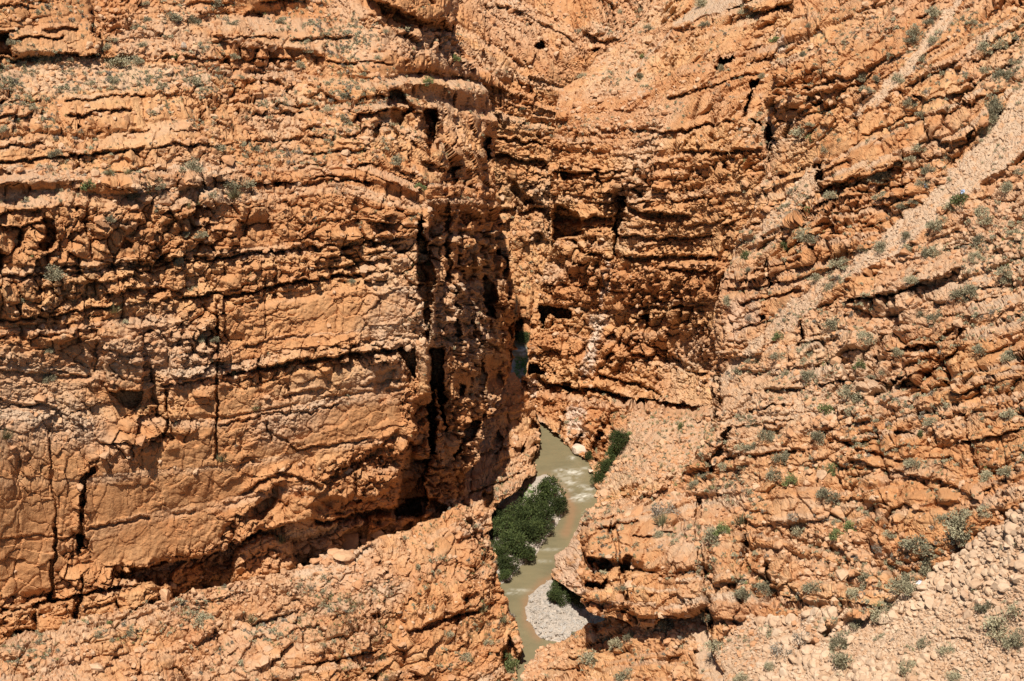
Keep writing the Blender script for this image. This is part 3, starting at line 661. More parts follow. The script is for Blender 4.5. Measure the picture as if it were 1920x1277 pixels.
# --- sloping rock below the long ledge
C_ = sheet('left_lower_slope',
    [(-240, 1262), (0, 1204), (66, 1190), (140, 1168), (300, 1122), (430, 1092), (560, 1062), (640, 1037), (700, 1012), (780, 988), (830, 960), (862, 945), (885, 955), (905, 1000), (925, 1060), (940, 1100),
     (957, 1130), (973, 1165), (977, 1220), (969, 1245), (966, 1440), (-240, 1440)],
    [(-60, 1220, 212), (0, 1200, 215), (300, 1120, 229), (560, 1060, 238), (780, 985, 249), (865, 950, 255), (925, 1060, 250), (972, 1165, 246), (968, 1240, 241), (960, 1330, 235), (0, 1330, 201),
     (300, 1330, 212), (600, 1330, 221), (800, 1330, 229), (500, 1200, 228), (780, 1100, 239)],
    [(0, [(-60, 1215), (0, 1198), (300, 1130), (560, 1070), (780, 995), (860, 965)]), (-5, [(-60, 1280), (150, 1235), (500, 1160), (700, 1100), (880, 1040)]),
     (-10.5, [(200, 1330), (500, 1245), (750, 1200), (920, 1120)]), (-17, [(600, 1330), (850, 1260), (965, 1200)]), (-22, [(800, 1345), (960, 1280)])],
    dict(T=(4.6, 1.9, .9), R=(2.6, 2.0, 1.7), amp=(.9, .9, .6), saw=.8, saw2=.5, notch=.8, joint=.6, swell=1.2, seed=4, ay=.3, shear=.35, tread=.5, loose=.05, stone=1.6, stone_h=.45, **{'break': .3}),
    [('solid', [(700, 1000), (960, 960), (960, 1250), (760, 1200)], .9, 20), ('calm', [(730, 1040), (860, 990), (900, 1060), (860, 1130), (740, 1120)], .5, 20), ('rubble', [(150, 1172), (300, 1128), (560, 1066), (700, 1020), (640, 1060), (430, 1110), (250, 1160)], .7, 8),
     ('ledge', [(760, 1185), (800, 1170), (850, 1150), (900, 1140)], 2.0, 3, 14), ('ledge', [(690, 1000), (730, 1075), (735, 1110)], .6, 1, 6), ('hole', [(690, 1150), (712, 1148), (714, 1160), (700, 1166)], 1.4, 5),
     ('hole', [(863, 1120), (882, 1112), (884, 1135), (870, 1140)], 1.8, 6), ('hole', [(792, 1180), (815, 1170), (812, 1182), (797, 1186)], 1.6, 6), ('crack', [(880, 975), (895, 1010), (910, 1050)], 2.2, 5),
     ('hole', [(940, 1220), (960, 1190), (972, 1230), (966, 1260), (950, 1260)], 3, 6), ('ledge', [(470, 1170), (520, 1160), (560, 1140)], 1.2, 2, 8), ('ledge', [(560, 1250), (660, 1230), (720, 1215)], 1.2, 2, 9),
     ('rough', [(540, 1120), (960, 1160), (960, 1300), (300, 1300)], 1.2, 40)], jag=7.0, roll=.55)

# --- low broken rocks between the buttress and the water
I_ = sheet('bank_ledges',
    [(925, 700), (966, 705), (985, 735), (1006, 762), (1011, 800), (1005, 860), (1011, 888), (985, 900), (950, 930), (925, 960), (918, 1010), (935, 1070), (830, 1070), (790, 950), (850, 780)],
    [(960, 720, 326), (1000, 760, 326), (930, 740, 320), (880, 760, 312), (880, 860, 297), (1010, 860, 311), (940, 860, 302), (890, 930, 284), (960, 920, 290), (925, 1000, 277), (860, 1000, 271), (830, 900, 284)],
    [(0, [(900, 930), (1010, 885)]), (5, [(880, 870), (1010, 825)]), (10, [(870, 800), (1000, 765)]), (-5, [(880, 1000), (930, 970)])],
    dict(T=(3.6, 1.7, .9), R=(2.0, 1.7, 1.5), amp=(1.3, 1.1, .7), saw=.8, saw2=.6, notch=1.2, joint=1.2, swell=1.2, seed=8, lat=.1, solid=.4, tread=.4, stone=1.3, **{'break': .4}),
    [('hole', [(920, 830), (935, 800), (945, 830), (930, 860)], 3, 5), ('hole', [(960, 835), (975, 840), (985, 830), (982, 850), (965, 855)], 3, 4),
     ('hole', [(925, 970), (930, 945), (960, 930), (985, 905), (1000, 890), (1000, 897), (960, 940), (935, 975)], 4, 3), ('hole', [(1003, 830), (1010, 835), (1006, 875), (1000, 870)], 3, 3), ('hole', [(995, 775), (1008, 795), (1010, 812), (998, 800)], 3, 3),
     ('hole', [(905, 925), (925, 915), (930, 935), (920, 960), (908, 950)], 4, 4),
     ('ledge', [(860, 870), (900, 850), (960, 830)], 2.2, 3, 12), ('ledge', [(880, 920), (930, 905), (990, 880)], 2.2, 3, 12), ('hole', [(880, 800), (905, 790), (900, 830), (885, 840)], 3, 5)], jag=5, roll=.5)
# --- great right-hand slope of tilted beds, gullies and scree
E_ = sheet('right_slope',
    [(1520, -120), (1480, 40), (1446, 130), (1440, 200), (1447, 250), (1432, 330), (1385, 440), (1348, 535), (1338, 560), (1340, 660), (1350, 672), (1336, 690), (1337, 780), (1318, 820), (1292, 882), (1235, 922), (1150, 940), (1095, 965), (1082, 1000), (1092, 1045),
     (1086, 1080), (1097, 1108), (1086, 1128), (1100, 1150), (1150, 1158), (1200, 1168), (1290, 1160), (1322, 1140), (1330, 1200), (1345, 1235), (1385, 1450), (2200, 1450), (2200, -120)],
    [(1480, 0, 320), (1440, 140, 306), (1445, 240, 299), (1430, 330, 289), (1380, 450, 281), (1345, 550, 273), (1340, 700, 261), (1300, 830, 250), (1290, 880, 247), (1150, 940, 244), (1085, 1000, 238),
     (1085, 1130, 228), (1200, 1165, 219), (1320, 1150, 213), (1380, 1330, 192), (1650, 1330, 178), (1970, 1330, 165), (1650, 1000, 206), (1650, 640, 236), (1650, 300, 268), (1650, 0, 300), (1920, 0, 279), (1960, 300, 245),
     (1920, 640, 213), (1920, 950, 188), (1400, 1000, 220), (1400, 800, 241), (1500, 500, 261), (1500, 200, 291), (1250, 1020, 228)],
    [(65, [(1460, 170), (1560, 130), (1680, 70), (1760, 0)]), (59, [(1445, 250), (1560, 200), (1700, 130), (1800, 70), (1920, 0)]), (53, [(1440, 330), (1540, 300), (1660, 230), (1800, 165), (1930, 90)]),
     (46.5, [(1400, 400), (1540, 352), (1700, 310), (1830, 260), (1940, 200)]), (41, [(1370, 480), (1550, 410), (1700, 375), (1930, 290)]), (35, [(1350, 545), (1480, 520), (1600, 480), (1780, 430), (1930, 390)]), (29.5, [(1345, 620), (1460, 600), (1570, 565), (1750, 530), (1930, 475)]),
     (23, [(1340, 700), (1500, 690), (1700, 640), (1930, 590)]), (16, [(1320, 820), (1500, 785), (1700, 750), (1930, 700)]), (10, [(1200, 920), (1290, 888), (1440, 878), (1600, 860), (1800, 830), (1930, 800)]),
     (4, [(1090, 1000), (1300, 960), (1500, 965), (1700, 970), (1930, 930)]), (-1, [(1090, 1060), (1300, 1050), (1500, 1065), (1700, 1070)]), (-6, [(1100, 1150), (1300, 1150), (1500, 1150), (1700, 1160), (1930, 1150)]), (-14, [(1400, 1300), (1930, 1300)])],
    dict(lat=.12, T=(3.6, 1.5, .75), R=(2.2, 1.7, 1.6), amp=(1.3, 1.3, .65), saw=1.0, saw2=.5, notch=1.0, joint=1.3, swell=1.2, seed=5, big=1.0, sol0=-.5, auto=lambda x, y: not (y > 930 and x > 1500) and y < 1040 and y + .75 * (x - 1920) + 0 > -1e9, ay=-.15, shear=.15, tread=.75, loose=.0, stone=2.1, stone_h=.36, warp=.6, **{'break': .25}),
    [('rubble', [(2120, -60), (1880, 190), (1830, 260), (1790, 310), (1730, 370), (1650, 440), (1600, 480), (1530, 560), (1560, 550), (1640, 500), (1700, 470), (1770, 400), (1850, 340), (2120, 160)], 1.0, 8),
     ('rubble', [(1790, -20), (1830, -20), (1780, 50), (1720, 130), (1650, 200), (1560, 240), (1640, 170), (1700, 110), (1750, 50)], .95, 6),
     ('rubble', [(1480, 560), (1560, 500), (1590, 500), (1540, 560), (1500, 610), (1440, 650), (1400, 680), (1370, 720), (1340, 760), (1345, 700), (1400, 640)], .9, 7),
     ('rubble', [(1480, 350), (1530, 300), (1545, 350), (1500, 400), (1460, 430), (1400, 460), (1420, 420)], .85, 7),
     ('rubble', [(2200, 800), (1900, 955), (1830, 1010), (1760, 1060), (1700, 1110), (1640, 1140), (1560, 1180), (1460, 1230), (1380, 1300), (1360, 1440), (2200, 1440)], 1.0, 10),
     ('rubble', [(1330, 1210), (1400, 1150), (1480, 1150), (1560, 1130), (1640, 1130), (1500, 1220), (1400, 1340), (1350, 1300)], .85, 12),
     ('rubble', [(1150, 950), (1240, 935), (1300, 900), (1280, 940), (1200, 975)], .7, 8), ('rubble', [(1780, 360), (1940, 320), (1940, 470), (1780, 430)], .6, 20), ('rubble', [(1590, 880), (1760, 860), (1800, 900), (1620, 910)], .45, 12),
     ('rubble', [(1340, 690), (1420, 690), (1410, 740), (1350, 800), (1340, 760)], .6, 8), ('rubble', [(1420, 960), (1620, 960), (1760, 940), (1700, 975), (1460, 985)], .6, 8),
     ('pale', [(1345, 550), (1400, 540), (1450, 560), (1440, 610), (1400, 640), (1360, 660), (1345, 620)], .34, 26), ('solid', [(1085, 940), (1340, 900), (1400, 1000), (1340, 1160), (1090, 1160)], 1, 10), ('solid', [(1290, 880), (1345, 690), (1480, 760), (1490, 1100), (1340, 1160)], .8, 25), ('solid', [(1600, 620), (1800, 560), (1840, 700), (1700, 780), (1600, 740)], .8, 20), ('solid', [(1560, 850), (1940, 800), (1940, 930), (1640, 930)], .8, 14), ('solid', [(1340, 540), (1450, 540), (1440, 670), (1340, 670)], 1, 8), ('pale', [(1420, 80), (1480, 60), (1480, 100), (1430, 120)], .6, 8), ('calm', [(1440, 205), (1500, 195), (1510, 260), (1445, 270)], .5, 10),
     ('bulge', [(1338, 545), (1420, 545), (1440, 600), (1430, 665), (1385, 672), (1342, 668)], 2.5, 10),
     ('bulge', [(1534, 345), (1540, 300), (1552, 278), (1600, 262), (1680, 245), (1688, 300), (1640, 325), (1570, 342), (1545, 352)], 3.2, 6), ('hole', [(1530, 352), (1528, 320), (1540, 290), (1540, 345), (1600, 340), (1560, 352)], 3, 3),
     ('bulge', [(1760, 270), (1770, 220), (1850, 190), (1860, 230), (1812, 262)], 2.2, 5), ('hole', [(1808, 250), (1830, 240), (1815, 266)], 2.5, 2.5),
     ('bulge', [(1700, 180), (1800, 140), (1830, 160), (1780, 180), (1715, 190)], 1.8, 5), ('hole', [(1707, 178), (1720, 176), (1740, 184), (1720, 190)], 2.2, 2.5),
     ('hole', [(1790, 190), (1825, 188), (1822, 198), (1800, 202)], 2, 2.5), ('bulge', [(1580, 565), (1590, 520), (1700, 500), (1780, 470), (1800, 500), (1700, 540)], 2.2, 6), ('hole', [(1433, 480), (1443, 485), (1445, 540), (1436, 545)], 3.5, 2.5), ('hole', [(1437, 270), (1448, 250), (1449, 300), (1440, 305)], 4, 2.5),
     ('hole', [(1422, 590), (1436, 588), (1438, 602), (1426, 604)], 3, 2.5), ('hole', [(1496, 620), (1506, 600), (1512, 640), (1498, 646)], 2.5, 3), ('hole', [(1342, 672), (1350, 680), (1356, 720), (1345, 788), (1336, 792), (1336, 690)], 3.5, 3),
     ('hole', [(1368, 800), (1378, 808), (1350, 860), (1320, 900), (1312, 895), (1350, 840)], 2.5, 3),
     # the big dark faces at mid height on the right
     ('ledge', [(1620, 700), (1680, 720), (1740, 690), (1790, 650), (1800, 610)], 2.4, 3, 18), ('ledge', [(1680, 650), (1740, 640), (1790, 600)], 1.6, 3, 14), ('hole', [(1660, 705), (1690, 703), (1700, 690), (1690, 715), (1668, 718)], 3, 3), ('hole', [(1760, 705), (1774, 708), (1770, 722)], 3, 3),
     ('crack', [(1805, 600), (1790, 640), (1786, 660)], 2.2, 4), ('ledge', [(1590, 860), (1660, 880), (1760, 900), (1830, 930), (1920, 860)], 1.2, 4, 22), ('ledge', [(1560, 820), (1640, 850), (1700, 860)], 1.2, 2, 10), ('ledge', [(1720, 680), (1800, 740), (1860, 700)], 1.4, 2, 10),
     ('ledge', [(1690, 300), (1600, 345), (1535, 352)][::-1], 2.0, 2, 12), ('ledge', [(1595, 560), (1680, 545), (1760, 520), (1800, 505)], 1.8, 2, 10),
     # overhanging rocks above the gravel bar
     ('bulge', [(1088, 1000), (1100, 970), (1180, 950), (1250, 960), (1310, 980), (1330, 1060), (1250, 1080), (1150, 1050), (1100, 1060)], 3.0, 12), ('bulge', [(1088, 1080), (1150, 1060), (1260, 1075), (1320, 1060), (1325, 1130), (1290, 1155), (1200, 1160), (1140, 1130), (1090, 1125)], 3.0, 12),
     ('hole', [(1096, 1042), (1120, 1046), (1135, 1040), (1150, 1060), (1140, 1075), (1120, 1062), (1100, 1060)], 3.5, 3), ('hole', [(1095, 1085), (1125, 1092), (1140, 1080), (1130, 1105), (1098, 1102)], 3.5, 3), ('hole', [(1158, 1060), (1172, 1040), (1190, 1045), (1180, 1065), (1162, 1085)], 3, 3),
     ('hole', [(1150, 950), (1150, 1000), (1143, 1000)], 2, 3), ('crack', [(1150, 985), (1158, 1050), (1172, 1110), (1170, 1150)], 2.0, 5), ('crack', [(1305, 930), (1312, 1040), (1320, 1080)], 2.5, 8), ('crack', [(1275, 970), (1285, 1010)], 1.5, 4),
     ('hole', [(1392, 992), (1402, 990), (1400, 1050), (1390, 1045)], 2.5, 3), ('crack', [(1438, 1065), (1440, 1095)], 2.2, 5),
     ('bulge', [(1330, 1050), (1330, 990), (1390, 990), (1392, 1090), (1340, 1095)], 2.0, 10), ('bulge', [(1328, 1110), (1380, 1105), (1390, 1140), (1375, 1165), (1335, 1165)], 2.2, 8), ('bulge', [(1440, 1100), (1440, 1050), (1475, 1040), (1485, 1090), (1460, 1105)], 2.0, 7),
     ('bulge', [(1430, 980), (1440, 950), (1540, 900), (1560, 940), (1550, 975), (1470, 980)], 1.6, 8), ('hole', [(1322, 1130), (1332, 1150), (1345, 1240), (1332, 1210), (1318, 1190)], 3.5, 4)],
    jag=4.0, roll=.5)

# --- lower foreground rocks
F_ = sheet('foreground_rocks',
    [(955, 1450), (975, 1290), (985, 1250), (1003, 1222), (1058, 1192), (1108, 1166), (1180, 1150), (1300, 1135), (1360, 1160), (1400, 1230), (1450, 1450)],
    [(975, 1250, 238), (1000, 1220, 243), (1110, 1165, 238), (1200, 1150, 226), (1330, 1140, 219), (1360, 1180, 213), (1420, 1330, 189), (960, 1330, 226), (1200, 1280, 212), (1100, 1260, 224)],
    [(0, [(990, 1232), (1110, 1175), (1330, 1160)]), (-4, [(975, 1300), (1200, 1220), (1400, 1230)]), (-9, [(1000, 1345), (1200, 1290), (1420, 1300)])],
    dict(lat=.1, T=(3.0, 1.4, .7), R=(2.4, 2.0, 1.7), amp=(1.0, .9, .6), saw=.9, saw2=.5, notch=.7, joint=.6, swell=.9, seed=6, tread=.7, loose=.1, stone=2.0, stone_h=.36, **{'break': .25}),
    [('rubble', [(1290, 1165), (1360, 1160), (1450, 1340), (1330, 1340), (1300, 1250)], .9, 12), ('rubble', [(1060, 1200), (1200, 1160), (1300, 1160), (1250, 1180), (1120, 1200)], .6, 6),
     ('ledge', [(1060, 1235), (1110, 1225), (1180, 1200)], 1.4, 2, 9), ('ledge', [(1010, 1250), (1070, 1255), (1110, 1240)], 1.2, 2, 8), ('ledge', [(1130, 1130), (1200, 1150), (1300, 1150)], 2, 3, 10)], jag=4, roll=.5)

# --- pale water-worn rock on the bank above the gravel bar
G_ = sheet('bank_rock',
    [(1098, 955), (1080, 985), (1066, 1018), (1044, 1042), (1034, 1080), (1060, 1098), (1100, 1130), (1180, 1130), (1180, 955)],
    [(1080, 985, 283), (1040, 1060, 271), (1036, 1085, 267), (1100, 1000, 271), (1100, 1090, 254), (1170, 980, 262), (1170, 1120, 245)],
    [(0, [(1036, 1085), (1110, 1080)]), (3.5, [(1050, 1035), (1110, 1030)]), (7, [(1085, 985), (1130, 985)])],
    dict(lat=.1, T=(2.2, 1.1, .6), R=(2.4, 1.8, 1.6), amp=(.8, .6, .5), saw=.7, saw2=.4, notch=.5, joint=.6, swell=.5, seed=7, tread=.4, **{'break': .1}),
    [('pale', [(1000, 940), (1200, 940), (1200, 1140), (1000, 1140)], .45, 4)], jag=3, roll=.3)

# ------------------------------------------------------------------ turn the faces into objects
def build_sheet(S_, top_name, part='rock_block', nparts=300, label=None, mat=None):
    m = S_['m']; ny, nx = m.shape
    idx = -np.ones(m.shape, np.int64); idx[m] = np.arange(m.sum())
    q = np.stack([idx[:-1, :-1], idx[1:, :-1], idx[1:, 1:], idx[:-1, 1:]], -1).reshape(-1, 4)
    q = q[(q >= 0).all(1)]
    keys = (S_['k1'].astype(np.int64) * 4096 + (S_['i1'] & 4095)) if nparts else np.zeros(len(S_['k1']), np.int64)
    key = keys[q[:, 0]]
    P = S_['P']
    px, py, dd = project(P)
    inside = (px > -5) & (px < 1925) & (py > -5) & (py < 1282) & (S_['over'] <= 0)
    vis = inside[q[:, 0]] & (S_['rub'][q[:, 0]] < .6)
    uk, inv = np.unique(key, return_inverse=True)
    cnt = np.bincount(inv, weights=vis)
    order = np.argsort(-cnt)
    chosen = [k for k in order[:nparts] if cnt[k] > 60]
    rank = -np.ones(len(uk), int); rank[chosen] = np.arange(len(chosen))
    fr = rank[inv]
    def sub(faces):
        u, f = np.unique(faces, return_inverse=True)
        return P[u], f.reshape(-1, 4), {k: S_[k][u] for k in ('loose', 'pale', 'tone')}
    V, F, at_ = sub(q[fr < 0] if (fr < 0).any() else q[:1])
    root = link(top_name, mesh_from(top_name, V, F, mat or M_rock, at_), kind='structure', label=label)
    o_ = np.argsort(fr, kind='stable'); srt = fr[o_]
    st_ = np.searchsorted(srt, np.arange(len(chosen))); en_ = np.searchsorted(srt, np.arange(len(chosen)), side='right')
    for k in range(len(chosen)):
        V, F, at_ = sub(q[o_[st_[k]:en_[k]]])
        link(part, mesh_from(part, V, F, mat or M_rock, at_), parent=root)
    return root
roots = {}
for S_, nm, lb in ((A_, 'back_slope', 'hazy orange rock slope and end wall where the gorge turns'), (B_, 'left_cliff', 'massive layered orange cliff left of the river'),
                   (C_, 'left_lower_slope', 'broken sloping rock below the long shadowed ledge, left of the river'), (D_, 'right_cliff', 'rough vertical cliff right of the gorge with a white streak'),
                   (E_, 'right_slope', 'tilted rock beds and pale scree rising on the right'), (F_, 'foreground_rocks', 'low rounded rocks at the bottom beside the river'), (I_, 'bank_ledges', 'low broken rocks between the left buttress and the water'), (G_, 'bank_rock', 'pale water-worn rock at the river bank above the gravel bar')):
    roots[nm] = build_sheet(S_, nm, label=lb)
#@@NEXT
# ------------------------------------------------------------------ what the camera sees first: a coarse depth buffer of the rock
ZC = 3.0
zw, zh = int(1980 / ZC), int(1340 / ZC)
zb_d = np.full(zw * zh, 1e9); zb_i = -np.ones(zw * zh, np.int64)
ALLP = np.concatenate([s_['P'] for s_ in SHEETS]); ALLU = np.concatenate([s_['up'] for s_ in SHEETS]); ALLL = np.concatenate([s_['loose'] for s_ in SHEETS])
ALLR = np.concatenate([s_['rub'] for s_ in SHEETS]); ALLN = np.concatenate([s_['N1'] for s_ in SHEETS]); ALLS = np.concatenate([np.full(len(s_['P']), i) for i, s_ in enumerate(SHEETS)])
ALLC = np.concatenate([s_['calm'] for s_ in SHEETS])
apx, apy, ad = project(ALLP)
ci = np.clip(((apx + 30) / ZC).astype(int), 0, zw - 1) + np.clip(((apy + 30) / ZC).astype(int), 0, zh - 1) * zw
o_ = np.argsort(-ad)
zb_i[ci[o_]] = o_; zb_d[ci[o_]] = ad[o_]
print('terrain verts', len(ALLP))
def hit(px, py):
    k = zb_i[np.clip(int((px + 30) / ZC), 0, zw - 1) + np.clip(int((py + 30) / ZC), 0, zh - 1) * zw]
    return k if k >= 0 else None
VIS = np.nonzero((np.abs(ad - zb_d[ci]) < 1.2) & (apx > -12) & (apx < 1932) & (apy > -12) & (apy < 1290))[0]
SHN = [s_['name'] for s_ in SHEETS]
R_ = random.Random(11)
def inpoly(poly, x, y): return float(poly_sd(poly, np.array([float(x)]), np.array([float(y)]))[0]) < 0

# ------------------------------------------------------------------ river, banks and gravel bar
def river():
    x0, x1, y0, y1, st = -16, 34, 222, 392, .3
    X, Y = np.meshgrid(np.arange(x0, x1, st), np.arange(y0, y1, st))
    q = fbm(X * .5 + .3 * fbm(X * .2, Y * .2, 2, 5), Y * .9, 4, 60, .55)
    Z = .035 * q + .02 * vn(X * 1.6, Y * 2.6, 61)
    P0 = np.stack([X.ravel(), Y.ravel(), Z.ravel()], -1)
    px, py, _ = project(P0); foam = np.zeros(len(px)); lap = np.zeros(len(px))
    for (fx, fy, rx, ry, s_) in [(1075, 886, 14, 5, 1), (1050, 882, 10, 3, .8), (1070, 905, 10, 4, .8), (1095, 930, 14, 5, 1), (1062, 918, 10, 4, .6), (1105, 918, 9, 4, .6), (1092, 912, 9, 3, .6), (1072, 859, 7, 3, .7),
                              (1097, 878, 7, 3, .5), (1085, 935, 14, 5, .8), (980, 655, 16, 4, 1), (978, 664, 16, 3, .8), (985, 672, 14, 3, .5), (975, 1107, 20, 3, .45), (960, 1112, 18, 2.5, .4), (1010, 1052, 25, 3, .3), (1030, 1030, 20, 3, .3), (1000, 745, 12, 3, .5), (1060, 895, 22, 14, .35)]:
        d = ((px - fx) / rx) ** 2 + ((py - fy) / ry) ** 2
        n_ = .5 + .9 * fbm(px / 5, py / 2.2, 3, 63, .6)
        foam = np.maximum(foam, .78 * s_ * np.clip(1.2 * np.exp(-d) * (n_ + .15), 0, 1))
        lap += .22 * s_ * np.exp(-d) * np.clip(fbm(px / 6, py / 2.5, 3, 64), -.2, 1)
    P0[:, 2] += lap
    shal = np.zeros(len(px))
    for pl_ in ([(1024, 897), (1040, 905), (1062, 930), (1075, 960), (1060, 1000)], [(1062, 1072), (1015, 1095), (985, 1130), (988, 1165), (1010, 1195)]):
        d, _, _ = line_d(pl_, px + 3 * vn(px / 9, py / 9, 3), py); shal = np.maximum(shal, np.exp(-(d / 9) ** 2))
    ny, nx = X.shape
    idx = np.arange(nx * ny).reshape(ny, nx)
    F = np.stack([idx[:-1, :-1], idx[:-1, 1:], idx[1:, 1:], idx[1:, :-1]], -1).reshape(-1, 4)
    m, nt, b = newmat('muddy_water')
    g = N_(nt, 'ShaderNodeNewGeometry')
    c = mix(nt, ramp(nt, noise(nt, .12, 4, .6, g.outputs['Position']), .35, .65), (.215, .175, .095), (.165, .140, .078))
    c = mix(nt, mul(nt, attr(nt, 'shallow'), .85), c, (.27, .16, .085))
    c = mix(nt, attr(nt, 'foam'), c, (.68, .64, .54))
    nt.links.new(c, b.inputs['Base Color']); b.inputs['Roughness'].default_value = .3; b.inputs['Specular IOR Level'].default_value = .22
    bp = N_(nt, 'ShaderNodeBump'); bp.inputs['Strength'].default_value = .25; bp.inputs['Distance'].default_value = .1
    mp = N_(nt, 'ShaderNodeMapping'); mp.inputs['Scale'].default_value = (.8, 2.2, 1); nt.links.new(g.outputs['Position'], mp.inputs['Vector'])
    nt.links.new(noise(nt, 1.2, 5, .6, mp.outputs[0], .4), bp.inputs['Height']); nt.links.new(bp.outputs[0], b.inputs['Normal'])
    link('river', mesh_from('river', P0, F, m, dict(foam=foam, shallow=shal), smooth=True), kind='structure', label='muddy olive river winding through the bottom of the gorge')
river()
M_gravel = plain('gravel', (.33, .275, .22), (.42, .355, .29), 1.2, bump=.5)
M_pebble = plain('pale_pebble', (.58, .53, .47), (.32, .26, .20), .7)
M_stone = rock_material('scree_stone', (.60, .41, .255), (.47, .28, .16), (.66, .50, .35), .35)
M_boulder = rock_material('boulder_rock', (.62, .36, .19), (.50, .24, .11), (.66, .42, .25), .5)

def flat_bank(name, poly, zc, label, mat, step=2.2, amp=.18):
    p = np.array(poly, float); x0, y0 = p.min(0) - 6; x1, y1 = p.max(0) + 6
    X, Y = np.meshgrid(np.arange(x0, x1, step), np.arange(y0, y1, step))
    sd = poly_sd(poly, X + 2 * fbm(X / 10, Y / 10, 2, 4), Y + 2 * fbm(X / 10, Y / 10, 2, 6))
    Z = zc * sstep(3, -22, sd) - .35 * sstep(-2, 5, sd) + amp * fbm(X / 6, Y / 4, 3, 8) * sstep(0, -8, sd) + .05
    rx, rz = rays(X, Y)
    Yw = (Z - CAMZ) / rz
    P = np.stack([rx * Yw, Yw, Z], -1).reshape(-1, 3)
    m = (sd < 6).ravel(); idx = -np.ones(m.shape, int); idx[m] = np.arange(m.sum()); idx = idx.reshape(X.shape)
    q = np.stack([idx[:-1, :-1], idx[1:, :-1], idx[1:, 1:], idx[:-1, 1:]], -1).reshape(-1, 4); q = q[(q >= 0).all(1)]
    o = link(name, mesh_from(name, P[m], q, mat, dict(loose=np.ones(m.sum()), pale=np.full(m.sum(), .3), tone=np.zeros(m.sum()))), kind='structure', label=label)
    return o, P[m & (sd < -2).ravel()]
bar, bar_pts = flat_bank('gravel_bar', [(1064, 1074), (1036, 1084), (1010, 1098), (992, 1118), (985, 1142), (992, 1165), (1006, 1190), (1024, 1200), (1090, 1210), (1140, 1150), (1120, 1080)], .7, 'pale grey gravel bar in the river bend', M_gravel)
bank, bank_pts = flat_bank('river_bank', [(1025, 888), (1042, 905), (1058, 930), (1056, 960), (1045, 985), (1020, 1015), (1003, 1040), (975, 1065), (955, 1088), (938, 1095), (880, 1060), (900, 960), (950, 910)], .9, 'low grassy gravel bank under the green trees', M_gravel)
fbank, fbank_pts = flat_bank('far_bank', [(958, 676), (996, 672), (1000, 712), (990, 742), (962, 742)], .8, 'pale stony bank far up the gorge', M_gravel)

# ------------------------------------------------------------------ stones
def rock_verts(seed, sub=2, cuts=9, flat=.8):
    import bmesh
    bm = bmesh.new(); bmesh.ops.create_icosphere(bm, subdivisions=sub, radius=1.0)
    V = np.array([v.co[:] for v in bm.verts]); F = np.array([[v.index for v in f.verts] for f in bm.faces]); bm.free()
    r = np.random.default_rng(seed)
    for k in range(cuts):
        n = r.normal(size=3); n /= np.linalg.norm(n); d = r.uniform(.45, .8)
        t = V @ n - d; V = V - np.outer(np.clip(t, 0, None), n)
    V = V * np.array([1, r.uniform(.65, .95), r.uniform(.5, .8) * flat / .8])
    V += r.normal(size=V.shape) * .02
    return V, F
RV = [rock_verts(50 + k, 2, 9) for k in range(10)]
RVs = [rock_verts(80 + k, 1, 5) for k in range(8)]
def rock_mesh(name, k, mat, tone=.2):
    V, F = RV[k % len(RV)]
    n = len(V)
    return mesh_from(name, V, F, mat, dict(loose=np.zeros(n), pale=np.zeros(n), tone=np.full(n, tone)))
def rotmat(r):
    a, b_, c_ = r.random(3) * 6.283
    b_ = (b_ / 6.283 - .5) * 1.0
    ca, sa, cb, sb, cc, sc_ = math.cos(a), math.sin(a), math.cos(b_), math.sin(b_), math.cos(c_), math.sin(c_)
    return np.array([[ca, -sa, 0], [sa, ca, 0], [0, 0, 1]]) @ np.array([[cb, 0, sb], [0, 1, 0], [-sb, 0, cb]])
def scatter_joined(name, pts, sizes, mat, seed, parent=None, kind='stuff', label=None, tonev=.4, lib=None):
    r = np.random.default_rng(seed); lib = lib or RVs
    Vs, Fs, Ts, off = [], [], [], 0
    for p, s_ in zip(pts, sizes):
        V, F = lib[r.integers(len(lib))]
        V = (V * s_ * r.uniform(.75, 1.25, 3)) @ rotmat(r).T + p
        Vs.append(V); Fs.append(F + off); off += len(V); Ts.append(np.full(len(V), r.random() * tonev * 2))
    V = np.concatenate(Vs); T = np.concatenate(Ts)
    return link(name, mesh_from(name, V, np.concatenate(Fs), mat, dict(loose=np.clip(1 - T * 2, 0, 1) * .5, pale=np.zeros(len(V)), tone=T)), parent=parent, kind=kind, label=label)
rng = np.random.default_rng(5)
def pick(mask_w, n):
    w = mask_w / mask_w.sum()
    return VIS[rng.choice(len(VIS), n, replace=False, p=w)]
vx, vy = apx[VIS], apy[VIS]
vr, vu, vl, vs, vc = ALLR[VIS], ALLU[VIS], ALLL[VIS], ALLS[VIS], ALLC[VIS]
iE = SHN.index('right_slope')
area_w = (ad[VIS] / 260.) ** 0
# the scree fans: the biggest stones one by one, the rest as one mass
w = np.where((vs == iE) & (vr > .75), 1.0, 0) * np.where((vx > 1300) & (vy > 900), 1.0, .25)
k_ = pick(w, 7500)
near = apy[k_] > 900
sz = np.where(near, (rng.gamma(2.0, .10, len(k_)) + .08) * np.clip(1 + .7 * fbm(apx[k_] / 90, apy[k_] / 60, 2, 9), .45, 1.8), rng.gamma(3, .045, len(k_)) + .06)
big = np.argsort(-sz * FPX / ad[k_])[:300]
libs = [rock_mesh('stone', k, M_stone, .05 + .04 * k) for k in range(10)]
for q in big:
    o = link('stone', libs[rng.integers(10)], parent=roots['right_slope'], loc=ALLP[k_[q]] + np.array([0, 0, sz[q] * .25]))
    s_ = float(min(sz[q], .95)); o.scale = (s_, s_, s_); o.rotation_euler = (rng.random() * .6, rng.random() * .6, rng.random() * 6.28)
